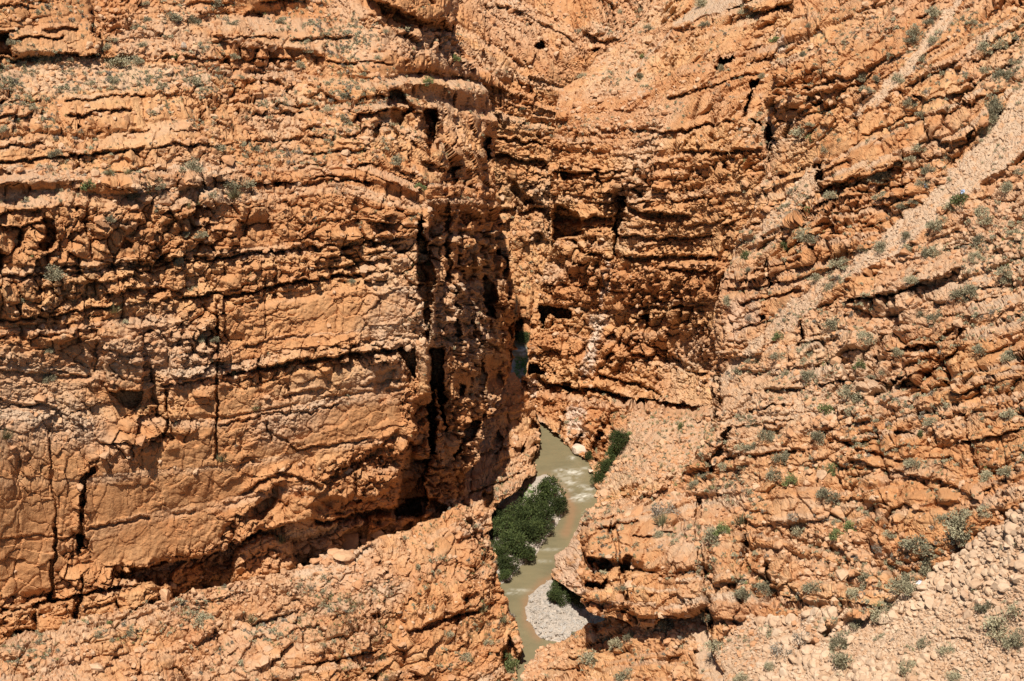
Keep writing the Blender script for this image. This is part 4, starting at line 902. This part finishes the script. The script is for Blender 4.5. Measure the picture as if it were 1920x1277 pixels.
rest = np.setdiff1d(np.arange(len(k_)), big)
scatter_joined('scree', ALLP[k_[rest]] + np.array([0, 0, .05]), sz[rest], M_stone, 3, parent=roots['right_slope'])
# rubble on shelves and slopes of every face
for i, nm in enumerate(SHN):
    if nm == 'bank_rock': continue
    w = np.where(vs == i, (.04 + vu ** 2 * .6 + vl * .8) * (1 - vc) * (vr < .9), 0)
    w = w * np.clip(.5 + fbm(vx / 60, vy / 30, 3, 5), .03, 2)
    n = {'left_cliff': 3000, 'right_slope': 3200, 'right_cliff': 2200, 'back_slope': 900, 'left_lower_slope': 1000, 'foreground_rocks': 450, 'bank_ledges': 250}[nm]
    kk = pick(w, n)
    s2_ = rng.gamma(2.0, .13, n) + .10
    s2_ = np.minimum(s2_, 1.3)
    bigm = s2_ > .5
    order = np.argsort(-s2_)
    nb = 120 if nm in ('left_cliff', 'left_lower_slope', 'back_slope', 'right_cliff') else 0
    for q in order[:nb]:
        o = link('boulder', bl[rng.integers(10)] if 'bl' in globals() else None, parent=roots[nm], loc=ALLP[kk[q]] + ALLN[kk[q]] * s2_[q] * .1) if 'bl' in globals() else None
    scatter_joined('rubble', ALLP[kk] + ALLN[kk] * (s2_ * .05)[:, None], s2_, M_boulder, 10 + i, parent=roots[nm], lib=RV if nm in ('left_cliff', 'left_lower_slope', 'foreground_rocks') and False else RVs)
# gravel bar pebbles
for (o_par, pts_, n, mx) in ((bar, bar_pts, 1700, .30), (bank, bank_pts, 300, .25), (fbank, fbank_pts, 160, .4)):
    kk = rng.integers(len(pts_), size=n)
    scatter_joined('pebbles', pts_[kk] + rng.normal(size=(n, 3)) * np.array([.2, .2, 0]), rng.random(n) ** 2 * mx + .07, M_pebble, n, parent=o_par)
# single boulders worth pointing at: px, py (foot), width in px, height factor, material, label
M_palerock = plain('pale_rock', (.66, .52, .40), (.52, .38, .27), .8, bump=.6)
for (px, py, wpx, fl, mat, lb, tilt) in [
    (658, 1018, 46, .9, M_boulder, 'leaning angular boulder inside the dark overhang of the long ledge', .5),
    (647, 1046, 42, .5, M_boulder, 'flat slab boulder lying on the ledge below the leaning boulder', .1),
    (666, 1020, 30, .7, M_boulder, 'rounded boulder under the leaning boulder at the overhang', .2),
    (311, 1125, 30, 1.2, M_boulder, 'upright rounded boulder standing alone on the ledge at left', .1),
    (363, 1108, 13, .9, M_boulder, 'small round boulder on the ledge right of the upright boulder', .1),
    (434, 1098, 13, .9, M_boulder, 'small pale boulder on the ledge below the shadowed overhang pillars', .1),
    (596, 1040, 16, .9, M_boulder, 'small round boulder on the ledge left of the flat slab boulder', .1),
    (1086, 848, 34, .8, M_palerock, 'big pale boulder standing in the water at the right bank', .2),
    (1108, 885, 16, .8, M_palerock, 'pale boulder at the foot of the dark right-bank trees', .3),
    (1122, 893, 18, .8, M_palerock, 'pale tilted boulder between the right-bank trees', .4),
    (1896, 990, 34, .6, M_stone, 'large pale boulder near the top of the lower scree', .2),
    (1888, 1024, 26, .7, M_stone, 'pale wedge-shaped boulder on the upper lower scree', .3),
    (1718, 1138, 32, .4, M_stone, 'flat cream boulder in the middle of the lower scree', .1),
    (1655, 1163, 34, .6, M_stone, 'broad pale boulder at the left edge of the lower scree', .2),
    (1885, 1105, 28, .7, M_stone, 'cream boulder beside a small shrub on the lower scree', .2),
    (1731, 1236, 24, .9, M_stone, 'orange round boulder low on the scree between two shrubs', .2),
    (1590, 1200, 20, .7, M_stone, 'grey white boulder beside shrubs at the scree foot', .2),
    (1513, 1222, 24, .7, M_stone, 'pale boulder on the slope left of the scree foot', .2),
    (345, 88, 18, .7, M_palerock, 'bright cream boulder on the shrubby shelf at the top left', .2),
    (1573, 224, 18, .8, M_palerock, 'pale cracked boulder in the upper gully', .3),
    (705, 1003, 26, .8, M_boulder, 'blocky boulder on the ledge right of the leaning boulder', .2)]:
    k = hit(px, py)
    if k is None or (1040 < px < 1125 and 800 < py < 900): P = np.array(on_water(px, py, .2))
    else: P = ALLP[k]
    d = P[1] * math.cos(TP) - (P[2] - CAMZ) * math.sin(TP)
    s_ = wpx * d / FPX * .6
    me = rock_mesh('boulder', int(px) % 10, mat, .1)
    o = link('boulder', me, label=lb, cat='boulder', loc=P + np.array([0, -.2, s_ * .45 * fl]))
    o.scale = (s_, s_ * .9, s_ * fl * 1.35); o.rotation_euler = (.1, tilt, px * .37)

# ------------------------------------------------------------------ plants
def leaf_mat(name, c1, c2, back=.25):
    m, nt, b = newmat(name)
    oi = N_(nt, 'ShaderNodeObjectInfo'); g = N_(nt, 'ShaderNodeNewGeometry')
    f = ramp(nt, noise(nt, 1.7, 3, .6, g.outputs['Position']), .35, .65)
    c = mix(nt, f, c1, c2)
    hsv = N_(nt, 'ShaderNodeHueSaturation'); nt.links.new(c, hsv.inputs['Color'])
    mr = N_(nt, 'ShaderNodeMapRange'); mr.inputs['To Min'].default_value = .65; mr.inputs['To Max'].default_value = 1.35
    nt.links.new(oi.outputs['Random'], mr.inputs['Value']); nt.links.new(mr.outputs[0], hsv.inputs['Value'])
    nt.links.new(hsv.outputs[0], b.inputs['Base Color'])
    b.inputs['Roughness'].default_value = .7
    return m
M_sage = leaf_mat('sage_leaves', (.36, .31, .19), (.26, .23, .14))
M_grey = leaf_mat('grey_twigs', (.33, .275, .205), (.24, .20, .15))
M_green = leaf_mat('green_leaves', (.19, .205, .075), (.13, .15, .055))
M_straw = leaf_mat('straw_tuft', (.33, .27, .14), (.22, .20, .10))
M_tree = leaf_mat('tree_leaves', (.076, .092, .026), (.034, .050, .016))
M_wood = plain('bark', (.13, .09, .06), (.08, .055, .04), 6)
M_grass = leaf_mat('bank_grass', (.16, .27, .05), (.10, .18, .04))
def shrub_geom(seed, n=420, leaf=.075, rad=1.0, hgt=.85, clumps=9, droop=.0):
    """unit shrub (radius 1): leaf faces clustered on many twigs"""
    r = np.random.default_rng(seed)
    cl = r.normal(size=(clumps, 3)); cl[:, 2] = np.abs(cl[:, 2]); cl /= np.linalg.norm(cl, axis=1, keepdims=True)
    cl *= r.uniform(.35, .72, (clumps, 1)); cl[:, 2] *= hgt
    cr = r.uniform(.26, .46, clumps)
    ci_ = r.integers(clumps, size=n)
    d = r.normal(size=(n, 3)); d /= np.linalg.norm(d, axis=1, keepdims=True)
    P = cl[ci_] + d * (cr[ci_] * r.random(n) ** .4)[:, None]
    P[:, 2] = np.abs(P[:, 2]) * 1.0 + .02
    out = P / (np.linalg.norm(P, axis=1, keepdims=True) + 1e-6) + r.normal(size=(n, 3)) * .55 + np.array([0, 0, .25])
    out /= np.linalg.norm(out, axis=1, keepdims=True)
    t = np.cross(out, r.normal(size=(n, 3))); t /= np.linalg.norm(t, axis=1, keepdims=True)
    L = leaf * r.uniform(.7, 1.8, n)[:, None]; Wd = leaf * r.uniform(.45, .9, n)[:, None]
    a = P - t * Wd; b = P + t * Wd; c = P + out * L * 1.6 + t * Wd * .2
    V = np.stack([a, b, c], 1).reshape(-1, 3); F = np.arange(3 * n).reshape(-1, 3)
    return V, F
def stems_geom(seed, n=9, h=.7, w=.03):
    r = np.random.default_rng(seed); V, F = [], []
    for k in range(n):
        a = r.random() * 6.28; e = r.uniform(.2, .8)
        tip = np.array([math.cos(a) * e, math.sin(a) * e, h * r.uniform(.6, 1)])
        s1 = np.array([-math.sin(a), math.cos(a), 0]) * w; s2 = np.array([math.cos(a), math.sin(a), 0]) * w
        o = len(V)
        V += [s1, -s1 * .5 + s2, -s1 * .5 - s2, tip]
        F += [[o, o + 1, o + 3], [o + 1, o + 2, o + 3], [o + 2, o, o + 3]]
    return np.array(V), np.array(F)
def tuft_geom(seed, n=90):
    r = np.random.default_rng(seed)
    a = r.random(n) * 6.28; e = r.random(n) ** .7
    base = np.stack([np.cos(a) * e * .35, np.sin(a) * e * .35, np.zeros(n)], -1)
    tip = np.stack([np.cos(a) * e * 1.0, np.sin(a) * e * 1.0, 1.1 - .6 * e + r.normal(size=n) * .12], -1)
    s = np.stack([-np.sin(a), np.cos(a), np.zeros(n)], -1) * .045
    V = np.stack([base - s, base + s, tip], 1).reshape(-1, 3)
    return V, np.arange(3 * n).reshape(-1, 3)
SH_KINDS = {}
def mk(kind, mat, geoms):
    SH_KINDS[kind] = [(mesh_from('foliage', *g, mat), mesh_from('stem', *stems_geom(900 + i), M_wood)) for i, g in enumerate(geoms)]
mk('sage', M_sage, [shrub_geom(i, 950, .062, clumps=13) for i in range(6)])
mk('grey', M_grey, [shrub_geom(20 + i, 430, .06, clumps=9) for i in range(4)])
mk('green', M_green, [shrub_geom(30 + i, 520, .085, hgt=1.1, clumps=8) for i in range(3)])
mk('straw', M_straw, [tuft_geom(40 + i) for i in range(3)])
BIG = """320,30,30 260,47,18 276,33,12 362,36,20 402,6,22 274,4,12 227,7,14 210,72,14 216,112,34 257,112,20 203,91,16 266,80,16 361,150,22 214,147,14 278,148,10 62,199,14 3,240,16 104,285,20 45,296,14 410,274,20 479,276,18
365,309,26 204,320,18,s 239,320,16,s 300,348,14 457,340,26 433,340,20 440,365,26,s 166,348,20,n 252,366,18 355,384,14,s 373,380,12,s 282,335,30,s 330,104,12,n 438,107,14 562,119,16 541,122,14 617,200,16 620,38,32 576,93,14 526,40,14 436,43,16 22,78,16 80,106,22 129,108,12 208,410,14
798,132,22,n 805,152,18,n 850,107,16,n 720,55,10 705,106,10 744,300,22 785,350,20,n 650,175,20 645,220,16 1090,140,14 977,203,10 1215,50,14 1198,142,14 1203,105,10,n 1750,18,24 1682,16,14 1740,38,16 1717,57,24 1711,75,18 1693,88,26 1730,103,20 1750,97,18 1752,70,20
1822,41,14 1847,87,24 1876,84,22 1904,66,20 1903,115,16 1670,100,12 1617,145,16 1643,145,14 1623,165,18 1564,195,20,g 1680,143,18 1690,150,14 1706,193,18 1723,213,16 1775,200,22 1763,205,16 1850,130,16 1883,140,26 1862,190,30 1868,205,28 1858,220,24 1820,243,34 1845,240,22 1720,275,22 1675,305,16
1705,296,16 1780,290,18 1742,316,26 1732,340,20 1650,325,26 1640,332,20 1655,368,22 1693,383,16 1712,375,14 1555,365,20 1570,395,16 1500,247,28 1518,262,18,n 1547,280,16 1512,393,14,n 1487,400,16 1518,233,12 1452,73,16,n 1353,127,14 1428,138,12 1503,100,14 1517,45,14 1396,20,16 1410,27,14 1315,5,24
1320,43,14 1840,395,24 1800,375,26,n 1780,385,22 1850,410,24 1885,350,22 1910,320,16 1750,420,24 1765,410,20 1507,441,30 1515,447,18 1468,460,16,n 1398,477,18,n 1570,492,26 1585,486,16 1617,465,20 1650,460,22 1700,440,20 1708,463,26 1740,470,26 1760,470,26 1765,438,20 1837,445,20 1900,435,20 1825,478,18
1885,508,26 1887,520,22 1710,525,22 1800,550,30 1820,545,26 1728,587,24 1750,592,20 1622,632,26 1558,605,24 1530,520,18 1568,520,14,g 1555,535,18 1515,655,28 1460,662,22 1403,505,12 1405,594,16,g 1362,560,18 1460,630,18,n 1384,690,18 1404,673,14 1516,700,24 1475,700,14 1680,660,20 1611,684,18,n 1656,697,16
1597,735,34 1632,705,14 1595,770,18 1547,768,24,n 1895,725,26 1838,653,26 1900,660,26 1885,668,20 1890,777,22 1530,818,28 1436,815,24 1410,792,20 1393,832,22 1462,857,26 1411,835,20 1743,790,18 1725,815,12,n 1715,865,30 1453,884,30 1391,873,18 1353,872,16 1325,890,16 1483,902,22,n 1550,923,30 1606,910,38
1560,880,20,n 1384,962,34,g 1335,1005,34 1355,990,24,n 1390,975,30,s 1500,990,26 1486,965,20,g 1547,968,16,g 1567,1000,22,n 1590,985,22,n 1567,975,14 1668,1000,18 1645,1025,18,g 1720,1015,46 1738,1040,26 1765,970,24 1805,965,44 1800,985,40 1808,1010,34 1845,955,24 1850,893,26 1885,880,24 1745,1060,36 1690,1095,34
1705,1085,30 1665,1055,24 1620,1082,32 1600,1110,24 1525,1095,30 1530,1130,26 1478,1110,36 1432,1100,26 1393,1115,30 1392,1155,32 1440,1180,26 1345,1205,30 1325,1155,20 1470,1215,36,g 1505,1195,28,g 1580,1195,34 1570,1210,22 1650,1145,34 1665,1130,30 1610,1165,24 1575,1240,44 1445,1250,22 1705,1250,34 1732,1200,26
1775,1215,30 1873,1172,44 1845,1140,30 1905,1140,34 1900,1200,28 1915,1190,30 1790,1270,26 1390,1270,24 1330,1230,20,g 1240,955,36,g 1240,975,28,s 1163,1100,14 1113,1235,34 1157,1205,24 1180,1190,18 1173,1240,24 1170,1262,30 1072,1225,20,g 1250,1168,28 1230,1178,20 470,1160,20,s 380,1160,30 184,1187,16 205,1168,10,n 245,1185,16
945,1230,22,n 962,1250,24,n 870,1230,18 905,1140,20,s 940,1160,20,s 915,1200,14 560,1270,16,s 715,1230,16,s 840,1185,16 415,860,20,s 525,1010,22,s 660,525,12 100,510,30 26,528,18 47,560,22 90,655,14 142,700,14,n 90,706,20 10,815,24,s 348,440,14 376,436,20 335,490,16 360,540,14 472,520,20,s
376,630,16 403,636,14 215,578,26,s 440,700,14,s 477,762,14,s 1300,905,18 1235,1000,16 1180,815,12,n 1275,800,12,n 1075,1255,16"""
LAND = [(110, 60, 'the smooth cliff block at the top left'), (320, 70, 'the shrubby shelf at the top left'), (560, 70, 'the rounded outcrop at the top left'), (720, 60, 'the dark overhanging crag at the top'),
        (150, 240, 'the upper left cliff band'), (420, 230, 'the upper left cliff band middle'), (640, 230, 'the upper left cliff band end'), (180, 340, 'the rubble shelf above the dark hollow'), (420, 350, 'the broken ledges above the great face'),
        (90, 440, 'the dark hollow in the left cliff'), (400, 500, 'the long notches across the left cliff'), (235, 690, 'the jutting block on the left face'), (60, 720, 'the stepped blocks at the left border'), (420, 780, 'the tall crack in the great face'),
        (560, 1000, 'the pillars under the dark overhang'), (250, 1180, 'the slope under the left ledge'), (500, 1200, 'the broken slope under the middle ledge'), (800, 1180, 'the slope above the lower river'), (960, 1200, 'the rim above the lower river'),
        (790, 330, 'the dark chimneys of the left buttress'), (820, 140, 'the slope behind the left massif'), (1040, 130, 'the far slope at the head of the gorge'), (1220, 80, 'the pale sand chute at the top'), (1360, 120, 'the small cave at the top right'),
        (1420, 190, 'the dark triangular slot'), (1470, 80, 'the white rock patch at the top right'), (1600, 110, 'the jointed top right cliff'), (1720, 80, 'the narrow top gully'), (1870, 100, 'the split ledges in the top right corner'), (1520, 240, 'the smooth pale corner block'),
        (1620, 310, 'the long striped boulder bed'), (1780, 230, 'the broken ledge beside the long scree'), (1850, 210, 'the upper edge of the long scree'), (1740, 340, 'the middle of the long scree'), (1620, 440, 'the lower tongue of the long scree'), (1840, 400, 'the scrub patch right of the long scree'),
        (1400, 470, 'the blocks above the white face'), (1390, 600, 'the white face'), (1500, 580, 'the gully beside the white face'), (1690, 520, 'the row of split blocks'), (1870, 520, 'the right border at mid height'), (1740, 600, 'the bare slabs below the split blocks'), (1420, 700, 'the grassy rubble under the white face'),
        (1590, 720, 'the big dark rock faces at right'), (1860, 700, 'the slope right of the dark rock faces'), (1400, 830, 'the rounded rocks above the river bend'), (1540, 800, 'the sloping slabs under the dark faces'), (1720, 830, 'the low brown wall at right'), (1580, 920, 'the shelf under the brown wall'),
        (1240, 960, 'the orange crag above the trees'), (1370, 990, 'the split between the two orange crags'), (1560, 1000, 'the level shelf of pale rock'), (1720, 1020, 'the large shrub at the top of the lower scree'), (1810, 980, 'the scrub strip along the scree edge'), (1470, 1110, 'the broken crag at lower right'),
        (1370, 1170, 'the mouth of the dark cleft'), (1650, 1120, 'the lower edge of the scree'), (1560, 1200, 'the pale gravel slope at the bottom'), (1740, 1220, 'the lower scree'), (1880, 1160, 'the scree in the bottom right corner'), (1420, 1240, 'the bottom slope below the dark cleft'),
        (1140, 1220, 'the foreground rocks by the gravel bar'), (1230, 820, 'the grassy apron above the river')]
SHRUBS = []
for tok in BIG.split():
    f = tok.split(','); SHRUBS.append((float(f[0]), float(f[1]), float(f[2]), {'s': 'straw', 'n': 'green', 'g': 'grey'}.get(f[3] if len(f) > 3 else '', 'sage')))
KW = {'sage': ('grey-green', 'shrub'), 'grey': ('dry grey', 'shrub'), 'green': ('bright green', 'shrub'), 'straw': ('straw-coloured', 'grass tuft')}
SHRUBS = SHRUBS[:300]
used = {}; labs = []
for (px, py, wd, kd) in SHRUBS:
    lx, ly, ph = min(LAND, key=lambda l: (l[0] - px) ** 2 + 1.6 * (l[1] - py) ** 2)
    dx, dy = px - lx, py - ly
    dr = 'on' if abs(dx) < 22 and abs(dy) < 18 else (('above' if dy < 0 else 'below') if abs(dy) * 1.3 > abs(dx) else ('left of' if dx < 0 else 'right of'))
    sw = 'large' if wd >= 30 else 'mid-sized' if wd >= 20 else 'small' if wd >= 14 else 'tiny'
    labs.append([sw, KW[kd][0], KW[kd][1], dr, ph])
from collections import defaultdict
grp = defaultdict(list)
for i, l in enumerate(labs): grp[tuple(l)].append(i)
ORD = ['', 'second', 'third', 'fourth', 'fifth', 'sixth', 'seventh', 'eighth']
LAB = {}
for l, ids in grp.items():
    base = f'{l[0]} {l[1]} {l[2]}'
    if len(ids) == 1: LAB[ids[0]] = f'{base} {l[3]} {l[4]}'; continue
    xs = [SHRUBS[i][0] for i in ids]; ys = [SHRUBS[i][1] for i in ids]
    ax = 1 if max(ys) - min(ys) > max(xs) - min(xs) else 0
    ids = sorted(ids, key=lambda i: SHRUBS[i][ax])
    for n_, i in enumerate(ids):
        if n_ == 0: w_ = 'highest' if ax else 'leftmost'
        elif n_ == len(ids) - 1: w_ = 'lowest' if ax else 'rightmost'
        else: w_ = ORD[n_] + (' highest' if ax else ' from left')
        LAB[i] = f'{w_} {base} {l[3]} {l[4]}'
taken = []
for i, (px, py, wd, kd) in enumerate(SHRUBS):
    k = hit(px, py + wd * .25)
    if k is None: continue
    P = ALLP[k]; s_ = wd * ad[k] / FPX * .5 * 1.75
    fo, stm = SH_KINDS[kd][i % len(SH_KINDS[kd])]
    nm = 'grass_tuft' if kd == 'straw' else 'shrub'
    root = bpy.data.objects.new(nm, None); COL.objects.link(root)
    root.empty_display_size = .2
    root.location = P - np.array([0, 0, s_ * .08]); root.scale = (s_, s_, s_ * R_.uniform(.85, 1.15)); root.rotation_euler = (R_.uniform(-.1, .1), R_.uniform(-.1, .1), R_.random() * 6.28)
    root['label'] = LAB[i]; root['category'] = 'grass tuft' if kd == 'straw' else 'shrub'
    root['group'] = 'grass tufts growing from the rock' if kd == 'straw' else 'desert shrubs on the canyon slopes'
    link('blades' if kd == 'straw' else 'foliage', fo, parent=root)
    if kd != 'straw': link('stem', stm, parent=root)
# the hundreds of smaller cushions nobody could count
def cushions(name, w, n, smin, smax, mats, geoms, seed, label):
    kk = pick(w, n); r = np.random.default_rng(seed); Vs, Fs, off = [], [], 0
    for k in kk:
        V, F = geoms[r.integers(len(geoms))]; s_ = r.uniform(smin, smax) * (1 + .5 * (r.random() < .12))
        a = r.random() * 6.28; c, s = math.cos(a), math.sin(a)
        V = (V * s_) @ np.array([[c, s, 0], [-s, c, 0], [0, 0, 1]]) + ALLP[k]
        Vs.append(V); Fs.append(F + off); off += len(V)
    link(name, mesh_from(name, np.concatenate(Vs), np.concatenate(Fs), mats), kind='stuff', label=label)
small_g = [shrub_geom(60 + i, 85, .15, clumps=5) for i in range(6)]
dens = (.05 + vu * .8 + vl * .6) * (1 - .9 * vc) * np.clip(.35 + 1.3 * fbm(vx / 70 + 4, vy / 45, 3, 19), .02, 2)
reg = np.ones(len(VIS))
reg *= np.where((vx < 780) & (vy > 420) & (vy < 1080), .22, 1); reg *= np.where((vx > 1000) & (vx < 1350) & (vy > 260) & (vy < 760), .12, 1)
reg *= np.where((vx < 700) & (vy < 200), 3.2, 1); reg *= np.where((vr > .9) & (vy > 850), .2, 1); reg *= np.where((vs == iE) & (vr > .9) & (vy < 500), .35, 1)
reg *= np.where(vs == SHN.index('back_slope'), 1.6, 1); reg *= np.where((vs == iE) & (vr < .9), 1.5, 1); reg *= np.where((vx > 1130) & (vx < 1340) & (vy > 770) & (vy < 930), .6, 1)
cushions('scrub', dens * reg, 3000, .25, .6, M_sage, small_g, 1, 'scattered small grey-green cushion scrub on ledges')
cushions('dry_scrub', dens * reg, 1300, .22, .48, M_grey, small_g, 2, 'scattered small dry grey cushion plants on ledges')
small_t = [tuft_geom(70 + i, 28) for i in range(4)]
greg = reg * np.where((vx > 560) & (vx < 990) & (vy > 200), 4, 1) * np.where((vx > 1130) & (vx < 1340) & (vy > 770) & (vy < 930), 16, 1) * np.where(vs == SHN.index('left_lower_slope'), 2.5, 1)
cushions('grass_tufts', dens * greg, 1900, .22, .5, M_straw, small_t, 3, 'thin dry grass tufts scattered over the rock')
cushions('green_tufts', dens * greg, 800, .2, .45, M_green, small_t, 4, 'thin green grass tufts scattered over the rock')

# ------------------------------------------------------------------ riverside trees
def tree_geom(seed, lobes=11, n=4200, leaf=.036):
    r = np.random.default_rng(seed)
    c = r.normal(size=(lobes, 3)); c /= np.linalg.norm(c, axis=1, keepdims=True); c *= r.uniform(.3, .66, (lobes, 1)); c[:, 2] = np.abs(c[:, 2]) * .9 + .35
    rad = r.uniform(.25, .45, lobes)
    i = r.integers(lobes, size=n); d = r.normal(size=(n, 3)); d /= np.linalg.norm(d, axis=1, keepdims=True)
    P = c[i] + d * (rad[i] * (.62 + .4 * r.random(n)) * (1 + .25 * np.sin(d[:, 0] * 9 + i) * np.cos(d[:, 2] * 8)))[:, None]
    P[:, 2] = np.maximum(P[:, 2], .05 + .1 * r.random(n))
    out = d + r.normal(size=(n, 3)) * .6 + np.array([0, 0, .3]); out /= np.linalg.norm(out, axis=1, keepdims=True)
    t = np.cross(out, r.normal(size=(n, 3))); t /= np.linalg.norm(t, axis=1, keepdims=True)
    L = leaf * r.uniform(.7, 1.7, n)[:, None]; Wd = leaf * r.uniform(.5, 1, n)[:, None]
    V = np.stack([P - t * Wd, P + t * Wd, P + out * L * 1.5], 1).reshape(-1, 3)
    # trunk with limbs to the lobes
    TV, TF = [], []
    def limb(a, b, ra, rb, k=6):
        a = np.array(a, float); b = np.array(b, float); ax = b - a; ax /= np.linalg.norm(ax)
        u = np.cross(ax, [.3, .9, .1]); u /= np.linalg.norm(u); v = np.cross(ax, u); o = len(TV)
        for q in range(k):
            an = q * 6.283 / k; TV.append(a + (u * math.cos(an) + v * math.sin(an)) * ra)
        for q in range(k):
            an = q * 6.283 / k; TV.append(b + (u * math.cos(an) + v * math.sin(an)) * rb)
        for q in range(k): TF.append([o + q, o + (q + 1) % k, o + k + (q + 1) % k, o + k + q])
    limb((0, 0, -.1), (.02, .03, .35), .06, .045)
    for q in range(lobes): limb((.02, .03, .3), c[q], .035, .01)
    return (V, np.arange(3 * n).reshape(-1, 3)), (np.array(TV), np.array(TF))
TREES = [tree_geom(300 + i) for i in range(5)]
TM = [(mesh_from('crown', *g, M_tree), mesh_from('trunk', *t, M_wood)) for g, t in TREES]
for i, (px, py, wd, hf, z, lb, gr) in enumerate([
    (1022, 940, 52, 1.15, .6, 'dark green tree at the upstream end of the left bank clump', 1), (1042, 962, 40, 1.0, .4, 'dark green tree leaning over the water at the clump bend', 1), (1000, 972, 50, 1.0, .8, 'dark tree beside the bright grass on the left bank', 1),
    (1020, 992, 50, .95, .4, 'rounded dark tree at the water edge in the middle of the clump', 1), (972, 990, 58, 1.0, 1.0, 'dark tree against the rock in the middle of the clump', 1), (988, 1020, 56, .95, .5, 'dark tree by the water below the clump middle', 1),
    (944, 1008, 48, 1.0, 1.2, 'dark tree under the rock rim at the left of the clump', 1), (958, 1040, 54, .95, .8, 'olive-dark tree low in the left bank clump', 1), (982, 1050, 40, .9, .4, 'small dark tree overhanging the water low in the clump', 1), (950, 1072, 40, 1.0, .5, 'dark tree near the downstream tip of the clump', 1),
    (932, 980, 40, 1.0, 1.6, 'dark tree pressed against the cliff foot at the top of the clump', 1), (936, 1046, 40, 1.0, 1.2, 'dark tree half hidden behind the rock rim low in the clump', 1), (1003, 1010, 40, 1.0, .5, 'dark tree filling the gap in the middle of the clump by the water', 1),
    (946, 1090, 26, 1.0, .3, 'small dark tree at the very downstream tip of the clump', 1),
    (1160, 838, 36, 1.2, 6.0, 'tall green tree on the right bank rocks', 2), (1146, 862, 32, 1.1, 3.5, 'dark tree below the tall green tree on the right bank', 2), (1132, 890, 32, 1.1, 1.5, 'dark shaded tree lower on the right bank', 2), (1122, 907, 24, 1.1, .6, 'small dark tree at the right bank waterline', 2),
    (1105, 862, 15, 1.3, .4, 'small bush beside the big pale river boulder', 2), (982, 640, 26, .9, .4, 'dark bushy tree far up the gorge at the water', 3), (968, 640, 16, .9, .5, 'small dark bush far up the gorge by the left wall', 3),
    (1052, 1112, 26, .95, .7, 'green bush at the top of the gravel bar', 4), (1040, 1134, 26, 1.0, .6, 'green bush at the left of the gravel bar clump', 4), (1072, 1122, 24, .8, .8, 'small green bush in the middle of the gravel bar', 4), (1085, 1134, 32, 1.0, .8, 'dark green bush under the orange overhang on the gravel bar', 4),
    (1060, 1096, 18, .9, .8, 'thin green bush beside the pale bank rock', 4)]):
    P = np.array(on_water(px, py, z)); d = P[1] * math.cos(TP) + CAMZ * math.sin(TP)
    s_ = wd * d / FPX * (.80 if gr != 4 else 1.0)
    root = bpy.data.objects.new('tree' if wd > 20 else 'bush', None); COL.objects.link(root)
    root.location = P; root.scale = (s_, s_, s_ * hf); root.rotation_euler = (0, 0, i * 1.7)
    root['label'] = lb; root['category'] = 'tree' if wd > 20 else 'bush'
    root['group'] = {1: 'trees along the left river bank', 2: 'trees on the right river bank', 3: 'trees far up the gorge', 4: 'bushes on the gravel bar'}[gr]
    c_, t_ = TM[i % 5]; link('crown', c_, parent=root); link('trunk', t_, parent=root)
# bright grass by the water
def grass_patch(poly, n, z, s, label, seed):
    r = np.random.default_rng(seed); p = np.array(poly, float); Vs, Fs, off = [], [], 0; c = 0
    while c < n:
        x = r.uniform(p[:, 0].min(), p[:, 0].max()); y = r.uniform(p[:, 1].min(), p[:, 1].max())
        if not inpoly(poly, x, y): continue
        c += 1
        V, F = tuft_geom(200 + c % 6, 22)
        Vs.append(V * s * r.uniform(.7, 1.3) + np.array(on_water(x, y, z))); Fs.append(F + off); off += len(V)
    link('grass', mesh_from('grass', np.concatenate(Vs), np.concatenate(Fs), M_grass), kind='stuff', label=label)
grass_patch([(966, 672), (990, 668), (991, 700), (975, 712), (964, 700)], 110, .7, .55, 'bright green grass on the far bank', 1)
grass_patch([(972, 918), (996, 908), (1000, 925), (992, 950), (975, 945)], 110, .9, .4, 'bright green grass between the trees and the rock', 2)
grass_patch([(958, 745), (975, 750), (975, 775), (960, 770)], 40, 4, .5, 'green grass on the rocks below the buttress', 3)
# litter
def scrap(px, py, w, col, label):
    k = hit(px, py); P = ALLP[k]
    m = plain('litter_' + label.split()[0], col, col)
    r = np.random.default_rng(int(px)); X, Y = np.meshgrid(np.linspace(-.5, .5, 5), np.linspace(-.5, .5, 5))
    Z = .25 * fbm(X * 3 + px, Y * 3, 2, 3)
    V = np.stack([X * w, Z * w + .1 * w, (Y + .5) * w], -1).reshape(-1, 3) + P + np.array([0, -.1, .1])
    i = np.arange(25).reshape(5, 5); F = np.stack([i[:-1, :-1], i[:-1, 1:], i[1:, 1:], i[1:, :-1]], -1).reshape(-1, 4)
    link('litter', mesh_from('litter', V, F, m), label=label, cat='litter')
scrap(1721, 1098, .75, (.8, .8, .82), 'white crumpled plastic bag caught at the shrub by the scree')
scrap(1735, 351, .5, (.35, .5, .7), 'pale blue scrap of plastic under the shrubs beside the long scree')
scrap(1804, 365, .6, (.45, .55, .72), 'blue and white scrap of plastic lying on the long scree')
